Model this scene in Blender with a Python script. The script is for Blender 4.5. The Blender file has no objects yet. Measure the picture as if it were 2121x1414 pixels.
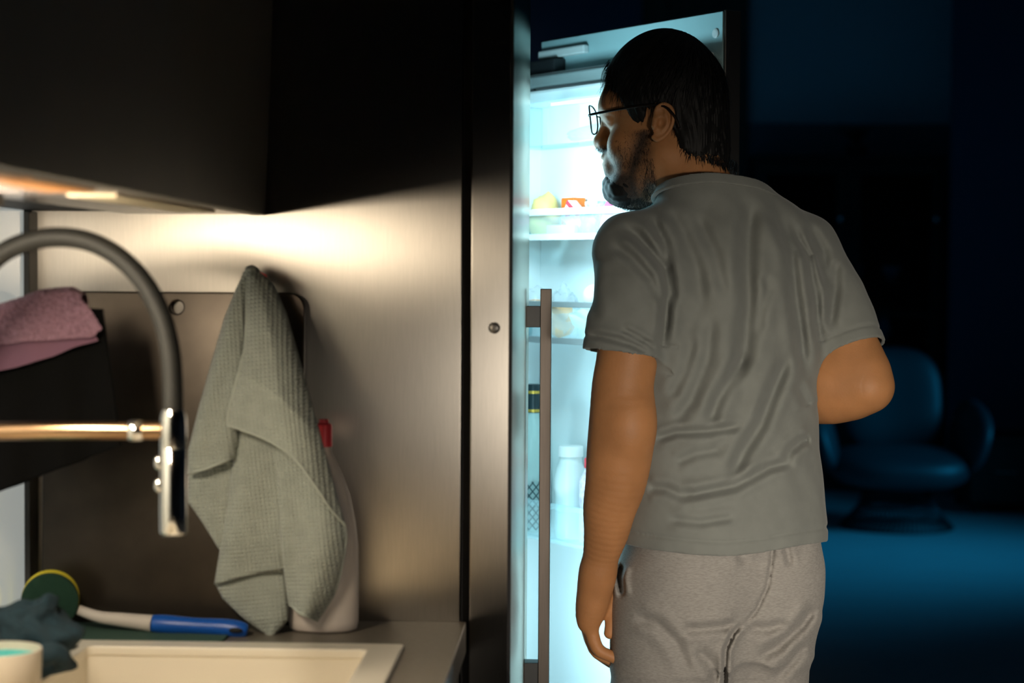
import bpy, bmesh, math, random
import numpy as np
import openvdb as vdb
from mathutils import Vector, Matrix, noise as mnoise

random.seed(7); np.random.seed(7)
S = bpy.context.scene
COL = S.collection
PI = math.pi

# ------------------------------------------------------------------ camera, world, exposure
FPX = 4000.0
YAW, PITCH, ROLL = math.atan(152.5/FPX), math.atan(144.0/FPX), math.radians(-0.35)
CAM = Vector((0, 0, 1.35))
cd = bpy.data.cameras.new('camera'); co = bpy.data.objects.new('camera', cd); COL.objects.link(co)
cd.sensor_width = 36; cd.lens = 36*FPX/2121
RCAM = Matrix.Rotation(YAW, 3, 'Z') @ Matrix.Rotation(PI/2-PITCH, 3, 'X') @ Matrix.Rotation(-ROLL, 3, 'Z')
co.matrix_world = Matrix.Translation(CAM) @ RCAM.to_4x4()
cd.clip_start = .02; cd.clip_end = 60
cd.dof.use_dof = True; cd.dof.focus_distance = 2.98; cd.dof.aperture_fstop = 4.0
S.camera = co

w = bpy.data.worlds.new('world'); S.world = w; w.use_nodes = True
w.node_tree.nodes['Background'].inputs[0].default_value = (.02, .06, .12, 1)
w.node_tree.nodes['Background'].inputs[1].default_value = .3
S.view_settings.view_transform = 'Standard'; S.view_settings.look = 'None'
S.view_settings.exposure = 0.0; S.view_settings.gamma = 1.0
S.view_settings.use_curve_mapping = False
S.cycles.use_denoising = True
S.cycles.max_bounces = 8; S.cycles.diffuse_bounces = 4; S.cycles.glossy_bounces = 4
S.cycles.transparent_max_bounces = 12; S.cycles.sample_clamp_indirect = 4
S.cycles.caustics_reflective = True; S.cycles.caustics_refractive = False

LAMP_STRENGTH = 122.0         # the strip lamp over the sink (its diffuser emits)
MAN_FILL_W = 2.5              # added narrow warm light on the man's back, unseen behind the camera
FRIDGE_W = [2.1, .10, 1.0]    # watts of the three lamps in the refrigerator, from the top
MOON_W = 24.0                 # blue light through the living room window

def area(name, loc, aim, sx, sy, watts, color, spread=PI):
    d = bpy.data.lights.new(name, 'AREA'); d.shape = 'RECTANGLE'; d.size = sx; d.size_y = sy
    d.energy = watts; d.color = color; d.spread = spread
    o = bpy.data.objects.new(name, d); COL.objects.link(o); o.location = loc
    o.rotation_euler = (Vector(aim)-Vector(loc)).to_track_quat('-Z', 'Y').to_euler()
    return o
CY = (.50, .88, 1.0)
area('fridge_lamp_top', (-.135, 3.23, 1.55), (.08, 3.55, 1.52), .05, .10, FRIDGE_W[0], CY)
area('fridge_lamp_middle', (-.135, 3.23, 1.12), (.08, 3.55, 1.10), .05, .16, FRIDGE_W[1], CY)
area('fridge_lamp_low', (-.135, 3.23, .72), (.08, 3.55, .72), .05, .16, FRIDGE_W[2], CY)
for z_, w_ in ((1.50, .9), (1.25, .7), (.95, .7), (.70, .6)):      # strips in the side wall shining out of the cavity
    area('fridge_side_lamp', (-.12, 3.26, z_), (.3, 3.16, z_), .04, .2, w_, CY)
area('man_fill', (1.15, -.7, 1.05), (.32, 3.0, .92), .4, .3, MAN_FILL_W, (1.0, .90, .76), math.radians(25))
area('moonlight', (3.72, 9.0, 1.7), (1.2, 9.5, .75), 1.5, 1.4, MOON_W, (.02, .50, 1.0), math.radians(85))

# ------------------------------------------------------------------ helpers
def P(px, py, Y):
    """world point seen at photo pixel (px, py) at distance Y along the worktop"""
    d = RCAM @ Vector(((px-1060.5)/FPX, -(py-707)/FPX, -1))
    return CAM + d*(Y/d.y)
ORG = {}
def link(o, parent, org):
    COL.objects.link(o); ORG[o.name] = Vector(org)
    if parent is not None:
        o.parent = parent
        o.location = Vector(org)-ORG[parent.name]
    else:
        o.location = org
def tag(o, label=None, cat=None, group=None, kind=None):
    if label: o['label'] = label
    if cat: o['category'] = cat
    if group: o['group'] = group
    if kind: o['kind'] = kind
    return o
def thing(name, loc, label, cat, group=None, rz=0):
    o = bpy.data.objects.new(name, None); o.empty_display_size = .05
    link(o, None, Vector(loc)); o.rotation_euler[2] = rz
    return tag(o, label, cat, group)
class MB:
    """collects geometry for one mesh object (world coordinates)"""
    def __init__(s): s.bm = bmesh.new(); s.uv = None
    def box(s, lo, hi, bev=0, seg=2, tf=None):
        v = [s.bm.verts.new((x, y, z)) for x in (lo[0], hi[0]) for y in (lo[1], hi[1]) for z in (lo[2], hi[2])]
        f = [s.bm.faces.new([v[i] for i in q]) for q in ((0,1,3,2),(4,6,7,5),(0,4,5,1),(2,3,7,6),(0,2,6,4),(1,5,7,3))]
        if bev:
            e = list({e for q in f for e in q.edges})
            r = bmesh.ops.bevel(s.bm, geom=e, offset=bev, segments=seg, affect='EDGES', profile=.5)
            v = list({x for q in r['faces'] for x in q.verts} | {x for x in v if x.is_valid})
        if tf:
            for x in v: x.co = tf(x.co)
        return s
    def tube(s, pts, r, n=16, cap=True, sq=None):
        pts = [Vector(p) for p in pts]; m = len(pts)
        rr = r if hasattr(r, '__len__') else [r]*m
        up = None; rings = []
        for i, p in enumerate(pts):
            t = (pts[min(i+1, m-1)]-pts[max(i-1, 0)]).normalized()
            if up is None:
                a = Vector((0, 0, 1)) if abs(t.z) < .9 else Vector((1, 0, 0))
                up = (a-t*a.dot(t)).normalized()
            else: up = (up-t*up.dot(t)).normalized()
            b = t.cross(up)
            rings.append([s.bm.verts.new(p+(up*math.cos(2*PI*k/n)+b*math.sin(2*PI*k/n))*rr[i]) for k in range(n)])
        for i in range(m-1):
            for k in range(n):
                s.bm.faces.new((rings[i][k], rings[i][(k+1)%n], rings[i+1][(k+1)%n], rings[i+1][k]))
        if cap: s.bm.faces.new(rings[0][::-1]); s.bm.faces.new(rings[-1])
        return s
    def lathe(s, prof, c, n=32, tf=None, sx=1, sy=1):
        """prof: (radius, height) pairs turned about the z axis through c"""
        c = Vector(c); rings = []
        for r, z in prof:
            ring = []
            for k in range(n):
                a = 2*PI*k/n; p = Vector((r*sx*math.cos(a), r*sy*math.sin(a), z))
                ring.append(s.bm.verts.new((tf(p) if tf else p)+c))
            rings.append(ring)
        for i in range(len(rings)-1):
            for k in range(n):
                s.bm.faces.new((rings[i][k], rings[i][(k+1)%n], rings[i+1][(k+1)%n], rings[i+1][k]))
        s.bm.faces.new(rings[0][::-1]); s.bm.faces.new(rings[-1])
        return s
    def grid(s, g, thick=0):
        """g[i][j] points; uv follows i, j"""
        if s.uv is None: s.uv = s.bm.loops.layers.uv.new('uv')
        ni, nj = len(g), len(g[0])
        V = [[s.bm.verts.new(p) for p in row] for row in g]
        for i in range(ni-1):
            for j in range(nj-1):
                f = s.bm.faces.new((V[i][j], V[i+1][j], V[i+1][j+1], V[i][j+1]))
                for l, (a, b) in zip(f.loops, ((i,j),(i+1,j),(i+1,j+1),(i,j+1))):
                    l[s.uv].uv = (a/(ni-1), b/(nj-1))
        return s
    def ball(s, c, r, n=20, m=12, tf=None):
        r = Vector(r) if hasattr(r, '__len__') else Vector((r, r, r))
        rings = []
        for i in range(m+1):
            th = PI*(i+.02*(i==0)-.02*(i==m))/m
            rings.append([(math.sin(th)*math.cos(2*PI*k/n)*r.x, math.sin(th)*math.sin(2*PI*k/n)*r.y, -math.cos(th)*r.z) for k in range(n)])
        V = [[s.bm.verts.new((tf(Vector(p)) if tf else Vector(p))+Vector(c)) for p in q] for q in rings]
        for i in range(m):
            for k in range(n): s.bm.faces.new((V[i][k], V[i][(k+1)%n], V[i+1][(k+1)%n], V[i+1][k]))
        s.bm.faces.new(V[0][::-1]); s.bm.faces.new(V[-1])
        return s
    def build(s, name, m, parent=None, smooth=False, org=None, recalc=True, kind=None, angle=None):
        if recalc: bmesh.ops.recalc_face_normals(s.bm, faces=s.bm.faces)
        me = bpy.data.meshes.new(name); co_ = [v.co for v in s.bm.verts]
        if org is None:
            if parent is not None: org = ORG[parent.name]
            else:
                xs = [c.x for c in co_]; ys = [c.y for c in co_]; zs = [c.z for c in co_]
                org = Vector(((min(xs)+max(xs))/2, (min(ys)+max(ys))/2, min(zs)))
        for v in s.bm.verts: v.co = v.co-Vector(org)
        s.bm.to_mesh(me); s.bm.free()
        me.materials.append(m)
        if smooth:
            me.polygons.foreach_set('use_smooth', [True]*len(me.polygons))
            if angle: me.set_sharp_from_angle(angle=math.radians(angle))
        o = bpy.data.objects.new(name, me); link(o, parent, org)
        if kind: o['kind'] = kind
        return o
def outline(name, loops, thick, m, place, parent=None, bev=0, org=None):
    """flat outline with holes, given in 2D, extruded; place maps (x, y, h) to the world"""
    cu = bpy.data.curves.new(name, 'CURVE'); cu.dimensions = '2D'; cu.fill_mode = 'BOTH'
    cu.extrude = thick/2-bev; cu.bevel_depth = bev; cu.bevel_resolution = 2
    for lp in loops:
        sp = cu.splines.new('POLY'); sp.points.add(len(lp)-1); sp.use_cyclic_u = True
        for i, (x, y) in enumerate(lp): sp.points[i].co = (x, y, 0, 1)
    t = bpy.data.objects.new('tmp', cu); COL.objects.link(t)
    me = bpy.data.meshes.new_from_object(t.evaluated_get(bpy.context.evaluated_depsgraph_get()))
    bpy.data.objects.remove(t); bpy.data.curves.remove(cu)
    b = MB(); b.bm.from_mesh(me); bpy.data.meshes.remove(me)
    bmesh.ops.remove_doubles(b.bm, verts=b.bm.verts, dist=1e-5)
    for v in b.bm.verts: v.co = Vector(place(v.co.x, v.co.y, v.co.z))
    return b.build(name, m, parent, org=org)
def rrect(x0, y0, x1, y1, r, n=6):
    out = []
    for cx, cy, a0 in ((x1-r, y1-r, 0), (x0+r, y1-r, 90), (x0+r, y0+r, 180), (x1-r, y0+r, 270)):
        for k in range(n+1):
            a = math.radians(a0+90*k/n); out.append((cx+r*math.cos(a), cy+r*math.sin(a)))
    return out
def lerp(a, b, t): return a+(b-a)*t
def interp_poly(pts, t):
    """point at fraction t of a pixel polyline"""
    L = [0]
    for a, b in zip(pts, pts[1:]): L.append(L[-1]+math.hypot(b[0]-a[0], b[1]-a[1]))
    d = t*L[-1]
    for i in range(len(pts)-1):
        if d <= L[i+1] or i == len(pts)-2:
            k = (d-L[i])/max(L[i+1]-L[i], 1e-9)
            return tuple(lerp(pts[i][q], pts[i+1][q], k) for q in range(len(pts[0])))

# ------------------------------------------------------------------ materials
def mat(name, col, rough=.5, metal=0, noise=0, nscale=20, bump=0, bscale=100, stretch=(1,1,1), spec=.5, trans=0, sss=0,
        coat=0, emit=None, estr=0, col2=None, sheen=0, detail=4, aniso=0):
    m = bpy.data.materials.new(name); m.use_nodes = True; nt = m.node_tree; p = nt.nodes['Principled BSDF']
    def si(k, v):
        if k in p.inputs: p.inputs[k].default_value = v
    si('Base Color', (*col, 1)); si('Roughness', rough); si('Metallic', metal); si('Specular IOR Level', spec)
    si('Transmission Weight', trans); si('Coat Weight', coat); si('Sheen Weight', sheen); si('Anisotropic', aniso)
    if sss:
        si('Subsurface Weight', sss); si('Subsurface Radius', (.012, .005, .003)); si('Subsurface Scale', 1.0)
    if emit: si('Emission Color', (*emit, 1)); si('Emission Strength', estr)
    tc = nt.nodes.new('ShaderNodeTexCoord'); mp = nt.nodes.new('ShaderNodeMapping'); mp.inputs['Scale'].default_value = stretch
    nt.links.new(tc.outputs['Object'], mp.inputs['Vector'])
    if noise or col2:
        n = nt.nodes.new('ShaderNodeTexNoise'); n.inputs['Scale'].default_value = nscale; n.inputs['Detail'].default_value = detail
        nt.links.new(mp.outputs[0], n.inputs['Vector'])
        mx = nt.nodes.new('ShaderNodeMix'); mx.data_type = 'RGBA'
        c2 = col2 or tuple(max(0, c*(1-noise)) for c in col)
        mx.inputs[6].default_value = (*col, 1); mx.inputs[7].default_value = (*c2, 1)
        rp = nt.nodes.new('ShaderNodeMapRange'); rp.inputs[1].default_value = .35; rp.inputs[2].default_value = .65
        nt.links.new(n.outputs[0], rp.inputs[0]); nt.links.new(rp.outputs[0], mx.inputs[0])
        nt.links.new(mx.outputs[2], p.inputs['Base Color'])
    if bump:
        n = nt.nodes.new('ShaderNodeTexNoise'); n.inputs['Scale'].default_value = bscale; n.inputs['Detail'].default_value = 3
        nt.links.new(mp.outputs[0], n.inputs['Vector'])
        b = nt.nodes.new('ShaderNodeBump'); b.inputs['Strength'].default_value = bump; b.inputs['Distance'].default_value = .002
        nt.links.new(n.outputs[0], b.inputs['Height']); nt.links.new(b.outputs[0], p.inputs['Normal'])
    return m
def glassy(name, tint=(.92,.98,1), clear=.86, rough=.05, base=None):
    m = bpy.data.materials.new(name); m.use_nodes = True; nt = m.node_tree
    nt.nodes.remove(nt.nodes['Principled BSDF']); out = nt.nodes['Material Output']
    a = nt.nodes.new('ShaderNodeBsdfTransparent'); a.inputs[0].default_value = (*tint, 1)
    g = nt.nodes.new('ShaderNodeBsdfPrincipled'); g.inputs['Base Color'].default_value = (*(base or tint), 1); g.inputs['Roughness'].default_value = rough
    x = nt.nodes.new('ShaderNodeMixShader'); x.inputs[0].default_value = 1-clear
    nt.links.new(a.outputs[0], x.inputs[1]); nt.links.new(g.outputs[0], x.inputs[2]); nt.links.new(x.outputs[0], out.inputs[0])
    return m
def waffle(name, col, n=70, nv=120, strength=.6):
    m = mat(name, col, .9, sheen=.3, noise=.12, nscale=60); nt = m.node_tree; p = nt.nodes['Principled BSDF']
    uv = nt.nodes.new('ShaderNodeUVMap'); sep = nt.nodes.new('ShaderNodeSeparateXYZ'); nt.links.new(uv.outputs[0], sep.inputs[0])
    hs = []
    for i, k in ((0, n), (1, nv)):
        mu = nt.nodes.new('ShaderNodeMath'); mu.operation = 'MULTIPLY'; mu.inputs[1].default_value = k*2*PI
        si = nt.nodes.new('ShaderNodeMath'); si.operation = 'SINE'
        nt.links.new(sep.outputs[i], mu.inputs[0]); nt.links.new(mu.outputs[0], si.inputs[0]); hs.append(si)
    mx = nt.nodes.new('ShaderNodeMath'); mx.operation = 'MAXIMUM'
    nt.links.new(hs[0].outputs[0], mx.inputs[0]); nt.links.new(hs[1].outputs[0], mx.inputs[1])
    b = nt.nodes.new('ShaderNodeBump'); b.inputs['Strength'].default_value = strength; b.inputs['Distance'].default_value = .0016
    nt.links.new(mx.outputs[0], b.inputs['Height']); nt.links.new(b.outputs[0], p.inputs['Normal'])
    return m
def steel(name, col, rough, aniso=.0, noise=.1):
    m = mat(name, col, rough, 1, noise=noise, nscale=60, stretch=(40,40,.6)); nt = m.node_tree; p = nt.nodes['Principled BSDF']
    g = nt.nodes.new('ShaderNodeBsdfAnisotropic'); g.distribution = 'BECKMANN'; g.inputs['Roughness'].default_value = rough; g.inputs['Anisotropy'].default_value = aniso
    if aniso:
        t = nt.nodes.new('ShaderNodeTangent'); t.direction_type = 'RADIAL'; t.axis = 'Z'; nt.links.new(t.outputs[0], g.inputs['Tangent'])
    nt.links.new(p.inputs['Base Color'].links[0].from_socket, g.inputs['Color']); nt.links.new(g.outputs[0], nt.nodes['Material Output'].inputs[0])
    return m
STEEL = steel('brushed steel', (.50,.46,.41), .29, -.46)
STEEL_OLD = mat('brushed steel plain', (.52,.48,.43), .40, 1, noise=.10, nscale=60, stretch=(40,40,.6), bump=.004, bscale=90)
STEEL_DARK = mat('dark steel', (.16,.15,.14), .4, 1)
CHROME = mat('chrome', (.75,.75,.74), .08, 1)
RUBBER = mat('black rubber hose', (.011,.011,.010), .58, spec=.35, bump=.1, bscale=300)
BLACK = mat('black recess', (.006,.006,.007), .8)
DARKPL = mat('dark plastic', (.012,.014,.016), .45)
CABFRONT = mat('taupe grey cabinet front', (.17,.155,.135), .45, noise=.1, nscale=8)
CABDARK = mat('charcoal cabinet', (.035,.033,.03), .55)
WORKTOP = mat('brown grey worktop', (.155,.135,.11), .42, noise=.15, nscale=120)
SINKW = mat('cream composite sink', (.78,.72,.61), .35)
GLOWGLASS = mat('white glass with added glow', (.85,.90,.88), .12, coat=.5, emit=(.93,1.0,.97), estr=.30)  # glow added to brighten the glass by the corner, no backlight known
WHITEGLASS = mat('white glass splashback', (.82,.86,.84), .12, coat=.5)
LINER = mat('white refrigerator liner', (.86,.88,.88), .35)
LINERG = mat('pale grey refrigerator plastic', (.55,.60,.60), .4)
RAIL = mat('satin grey bin rail', (.42,.41,.41), .3, .6)
GASKET = mat('grey door gasket', (.20,.24,.24), .6)
CLEAR = glassy('clear plastic', (.93,.99,1), .84)
PANE = glassy('dark cabinet pane', (.8,.85,.9), .90, .04, (.01,.01,.01))
CLEAR2 = glassy('clear bag film', (.97,.98,1), .74, .15)
FLOOR = mat('pale floor boards', (.42,.43,.44), .45, noise=.1, nscale=5, stretch=(1,6,1))
WALLP = mat('painted wall', (.62,.66,.68), .8)
WALLD = mat('dark lower wall paint', (.16,.18,.2), .8)
WALLN = mat('navy wall', (.08,.11,.17), .85, bump=.3, bscale=40)
BROWNW = mat('brown wooden panel', (.11,.07,.045), .6, noise=.3, nscale=3, stretch=(8,8,1))
DARKWOOD = mat('dark walnut', (.022,.013,.008), .5, noise=.35, nscale=4, stretch=(6,6,1))
# ------------------------------------------------------------------ the setting
YP = 2.446                       # plane of the tall steel side panel
XW = -.7125                      # kitchen wall
ZC = .904                        # worktop height
XF = -.0936                      # plane of the appliance fronts
def struct(o): o['kind'] = 'structure'; return o
struct(MB().box((XW-.2, -2.2, -.1), (3.6, 12.7, 0)).build('floor', FLOOR))
struct(MB().box((XW-.2, -2.2, 3.3), (3.6, 12.7, 3.4)).build('ceiling', WALLP))
wl = struct(MB().box((XW-.12, -2.2, 0), (XW, 12.7, 3.3)).build('wall_left', WALLD))
sp = MB()
wg = MB().box((XW, -.6, ZC+.002), (XW+.006, 1.52, 1.60), .001).build('splashback_panel', WHITEGLASS, wl)
wg = MB().box((XW, 1.523, ZC+.002), (XW+.006, 2.05, 1.60), .001).build('splashback_panel', WHITEGLASS, wl)
for z0, z1 in ((ZC+.002, 1.424), (1.427, 1.60)): MB().box((XW, 2.053, z0), (XW+.006, 2.405, z1), .001).build('splashback_added_glow', GLOWGLASS, wl)
struct(MB().box((XW, 2.408, ZC), (XW+.012, YP-.001, 1.4225), .001).build('trim_1', CABDARK))
far = struct(MB().box((XW, 12.5, 0), (3.6, 12.7, 3.3)).build('wall_back', WALLP))
MB().box((1.03, 12.47, 0), (2.8, 12.50, 2.31), .004).build('wainscot', WALLD, far)
MB().box((XW, 12.40, 0), (.345, 12.5, 3.3)).build('alcove_panel', WALLN, far)
for i in range(4):
    MB().box((.352+i*.17, 12.44, .0), (.352+i*.17+.166, 12.5, 3.3), .004).build('plank', BROWNW, far)
inn = struct(MB().box((2.22, 11.8, 0), (3.5, 11.95, 3.3)).build('wall_inner', WALLN))
# right wall with a window opening out of the frame
wr = MB()
wr.box((3.5, -2.2, 0), (3.6, 8.2, 3.3)); wr.box((3.5, 9.8, 0), (3.6, 12.5, 3.3)); wr.box((3.5, 8.2, 0), (3.6, 9.8, .9)); wr.box((3.5, 8.2, 2.5), (3.6, 9.8, 3.3))
struct(wr.build('wall_right', WALLN))
win = MB()
for lo, hi in (((3.52,8.2,.9),(3.58,8.26,2.5)), ((3.52,9.74,.9),(3.58,9.8,2.5)), ((3.52,8.26,.9),(3.58,9.74,.96)), ((3.52,8.26,2.44),(3.58,9.74,2.5)), ((3.52,8.97,.96),(3.58,9.03,2.44))):
    win.box(lo, hi, .004)
win = struct(win.build('window_1', BROWNW))
MB().box((3.548, 8.26, .96), (3.552, 8.97, 2.44)).build('pane', CLEAR, win)
MB().box((3.548, 9.03, .96), (3.552, 9.74, 2.44)).build('pane', CLEAR, win)
struct(MB().box((XW, -2.3, 0), (3.6, -2.2, 3.3)).build('wall_front', WALLN))

# ------------------------------------------------------------------ worktop, base units, sink
SX0, SX1, SY0, SY1 = -.69, -.2145, 1.42, 2.266      # sink rim
outline('worktop', [[(XW+.008, -1.4), (-.151, -1.4), (-.151, YP-.002), (XW+.014, YP-.002)],
                    [(SX0+.015, SY0+.015), (SX1-.015, SY0+.015), (SX1-.015, SY1-.015), (SX0+.015, SY1-.015)]],
        .04, WORKTOP, lambda x, y, h: (x, y, ZC-.02+h), bev=.0015)
tag(bpy.data.objects['worktop'], 'brown-grey kitchen worktop that holds the cream sink', 'worktop')
bc = thing('base_cabinet', (-.43, .5, 0), 'charcoal base cabinet run under the brown-grey worktop', 'cabinet')
b = MB(); b.box((XW+.01, -1.4, .1), (-.19, 1.38, ZC-.041)); b.box((XW+.01, 1.38, .1), (-.19, YP-.004, .62)); b.box((-.212, 1.38, .62), (-.19, YP-.004, ZC-.041)); b.box((XW+.01, YP-.03, .62), (-.212, YP-.004, ZC-.041))
b.build('carcass', CABDARK, bc)
MB().box((XW+.01, -1.4, 0), (-.24, YP-.004, .1)).build('plinth', BLACK, bc)
for i in range(6):
    y0 = -1.4+i*.6405
    d = MB().box((-.19, y0+.002, .105), (-.171, y0+.6385, ZC-.046), .001).build('door', CABDARK, bc)
    MB().box((-.171, y0+.05, ZC-.075), (-.160, y0+.2, ZC-.065), .001).build('handle', STEEL, d)
sk = thing('sink', ((SX0+SX1)/2, (SY0+SY1)/2, ZC-.2), 'cream composite sink set into the worktop', 'sink')
BX0, BX1, BY0, BY1 = -.583, -.250, 1.50, 2.234
outline('rim', [rrect(SX0, SY0, SX1, SY1, .004), rrect(BX0, BY0, BX1, BY1, .012)], .012, SINKW, lambda x, y, h: (x, y, ZC-.001+h), sk, bev=.0025)
b = MB()
t, zb = .006, ZC-.19
g0 = rrect(BX0, BY0, BX1, BY1, .012); g1 = rrect(BX0+.012, BY0+.012, BX1-.012, BY1-.012, .03)
rings = [[b.bm.verts.new((x, y, z)) for x, y in g] for g, z in ((g0, ZC-.001), (g0, ZC-.03), (g1, zb+.012), (rrect(BX0+.03, BY0+.03, BX1-.03, BY1-.03, .03), zb))]
n = len(rings[0])
for A, B in zip(rings, rings[1:]):
    for k in range(n): b.bm.faces.new((A[k], B[k], B[(k+1)%n], A[(k+1)%n]))
b.bm.faces.new(rings[-1][::-1])
b.build('basin', SINKW, sk, smooth=True, angle=40, recalc=False)
MB().lathe([(.045, 0), (.045, .003), (.036, .004), (.03, .001)], ((BX0+BX1)/2, 1.85, zb+.0005), 32).build('drain', CHROME, sk, smooth=True, angle=40)
MB().box((-.606, 2.205, ZC+.0051), (-.590, 2.228, ZC+.0056)).build('badge', STEEL_DARK, sk)

# ------------------------------------------------------------------ wall cabinet and its lamp
ZB = 1.424
wc = thing('wall_cabinet', (-.56, 1.0, ZB), 'dark taupe wall cabinet hanging above the sink', 'cabinet')
b = MB(); b.box((XW+.007, -2.1, ZB), (-.427, YP-.003, 2.2)); b.build('carcass', CABDARK, wc)
for y0, y1 in ((-2.1, -.88), (-.877, .35), (.353, 1.30), (1.303, YP-.004)):
    b = MB(); b.box((-.426, y0, ZB-.004), (-.407, y1, 2.2), .0012, tf=lambda c: Vector((c.x+(c.z-ZB)*.034, c.y, c.z)))
    b.build('front_panel', CABFRONT, wc)
UNDER = mat('polished cabinet underside', (.42,.38,.36), .22, .6)
ORANGE_STRIP = mat('orange grained strip', (.62,.25,.045), .5, noise=.25, nscale=10, stretch=(1,12,1))
CREAM = mat('cream strip', (.70,.60,.42), .4)
b = MB(); b.box((-.586, -2.1, ZB-.003), (-.427, YP-.004, ZB)); b.build('bottom_panel', UNDER, wc)
for y0, y1 in ((1.28, 1.475), (1.49, 1.69)):  # thin orange strips on the cabinet underside, a cream one further along
    MB().box((-.475, y0, ZB-.0062), (-.432, y1, ZB-.0031), .0008).build('bottom_strip', ORANGE_STRIP, wc)
MB().box((-.485, 1.79, ZB-.0062), (-.438, 2.27, ZB-.0031), .0008).build('bottom_strip', CREAM, wc)
LAMP = mat('lamp diffuser', (1,1,1), .5, emit=(1.0,.85,.64), estr=LAMP_STRENGTH)
ul = thing('cabinet_lamp', (-.578, 1.62, ZB-.04), 'warm strip lamp fixed under the wall cabinet over the sink', 'lamp')
MB().box((-.606, 1.44, ZB-.016), (-.550, 1.81, ZB-.0035), .002).build('housing', STEEL_DARK, ul)
MB().box((-.600, 1.45, ZB-.034), (-.556, 1.80, ZB-.0165), .004).build('diffuser', LAMP, ul)

# ------------------------------------------------------------------ tall closed freezer column
tf_ = thing('freezer_column', (-.42, 2.8, 0), 'closed brushed steel freezer column with bar handle at the worktop end', 'freezer')
YE = 3.172
MB().box((XW+.004, YP, .0), (-.158, YE, 2.15), .001).build('side_panel', STEEL, tf_)
MB().box((-.1579, YP+.03, .08), (-.146, YE-.002, 2.1)).build('door_seal', BLACK, tf_)
dr = MB().box((-.1458, YP, .08), (XF, YE, 2.1), .0015).build('door', STEEL, tf_)
MB().box((-.0975, YP-.0006, .08), (XF+.0006, YP+.004, 2.1), .0004).build('edge_trim', BLACK, dr)
c = P(1024, 679, YP)
MB().lathe([(.0072, 0), (.0072, .0015), (.006, .0026), (.002, .003)], (c.x, YP, c.z), 24, tf=lambda p: Vector((p.x, -p.z, p.y))).build('cover_cap', STEEL_DARK, dr, smooth=True, angle=50)
hd = MB().box((-.0725, 3.072, .55), (-.0545, 3.108, 1.3235), .0012).build('handle', mat('satin bronze steel', (.10,.087,.078), .4, 1, noise=.1, nscale=40, stretch=(20,20,.5)), dr)
for zz in (1.262, .690): MB().box((XF-.001, 3.074, zz), (-.0722, 3.106, zz+.034), .0008).build('bracket', DARKPL, hd)

# ------------------------------------------------------------------ open refrigerator
rf = thing('refrigerator', (-.40, 3.45, 0), 'open built-in refrigerator with lit white interior and stocked door', 'refrigerator')
FY0, FY1 = 3.176, 3.730
b = MB()
b.box((XW+.004, FY0, 0), (-.13, FY0+.012, 1.80)); b.box((XW+.004, FY1-.012, 0), (-.13, FY1, 1.80)); b.box((XW+.004, FY0+.012, 1.74), (-.13, FY1-.012, 1.80)); b.box((XW+.004, FY0+.012, 0), (-.13, FY1-.012, .14)); b.box((XW+.004, FY0+.012, .14), (XW+.02, FY1-.012, 1.74))
b.build('carcass', LINERG, rf)
b = MB()
b.box((-.66, FY0+.0125, .15), (-.135, FY0+.03, 1.72)); b.box((-.66, FY1-.03, .15), (-.135, FY1-.0125, 1.72)); b.box((-.66, FY0+.03, 1.69), (-.135, FY1-.03, 1.72)); b.box((-.66, FY0+.03, .15), (-.135, FY1-.03, .18)); b.box((-.68, FY0+.03, .15), (-.66, FY1-.03, 1.72))
b.build('inner_liner', LINER, rf)
for z in (.55, .85, 1.15, 1.40): MB().box((-.655, FY0+.032, z), (-.22, FY1-.032, z+.006), .001).build('shelf', CLEAR, rf)
H0 = Vector((XF, 3.706, 0)); DD = Vector((.581, -.8137, 0)).normalized(); DN = Vector((-DD.y*-1, -DD.x, 0)); DN = Vector((DD.y, -DD.x, 0))
def D(u, n, z): return H0+DD*u+DN*n+Vector((0, 0, z))
def dt(c): return D(c.x, c.y, c.z)
dr2 = MB().box((.012, -.034, .10), (.556, 0, 1.790), .0015, tf=dt).build('door', STEEL_DARK, rf)
PANELIN = mat('inner face with painted cyan light', (.30,.46,.48), .5)  # pale grey face, cyan light from the cavity tinted into its colour
MB().box((.014, .0002, .11), (.552, .003, 1.787), .0005, tf=dt).build('inner_face', PANELIN, dr2)
MB().box((.025, .003, .15), (.535, .040, 1.722), .006, tf=dt).build('door_core', LINER, dr2)
b = MB()
for lo, hi in (((.030,.040,.16),(.052,.054,1.715)), ((.508,.040,.16),(.530,.054,1.715)), ((.052,.040,1.693),(.508,.054,1.715)), ((.052,.040,.16),(.508,.054,.182))): b.box(lo, hi, .004, tf=dt)
b.build('gasket', GASKET, dr2)
b = MB()
b.box((.058, .040, 1.655), (.502, .070, 1.686), .006, tf=dt); b.box((.058, .040, .20), (.080, .085, 1.655), .006, tf=dt); b.box((.480, .040, .20), (.502, .085, 1.655), .006, tf=dt); b.box((.080, .0395, .20), (.480, .048, 1.655), .002, tf=dt)
b.build('door_liner', LINER, dr2)
MB().box((.02, .003, 1.752), (.17, .016, 1.768), .003, tf=dt).build('hinge_arm', LINERG, dr2)
MB().box((.012, .003, 1.722), (.095, .030, 1.748), .002, tf=dt).build('hinge_block', DARKPL, dr2)
MB().lathe([(.008, 0), (.008, .002), (.006, .003), (.003, .0032)], D(.535, .003, 1.752), 20, tf=lambda p: DD*p.x+DN*p.z+Vector((0,0,p.y))).build('screw_cap', LINERG, dr2, smooth=True, angle=50)
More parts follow.
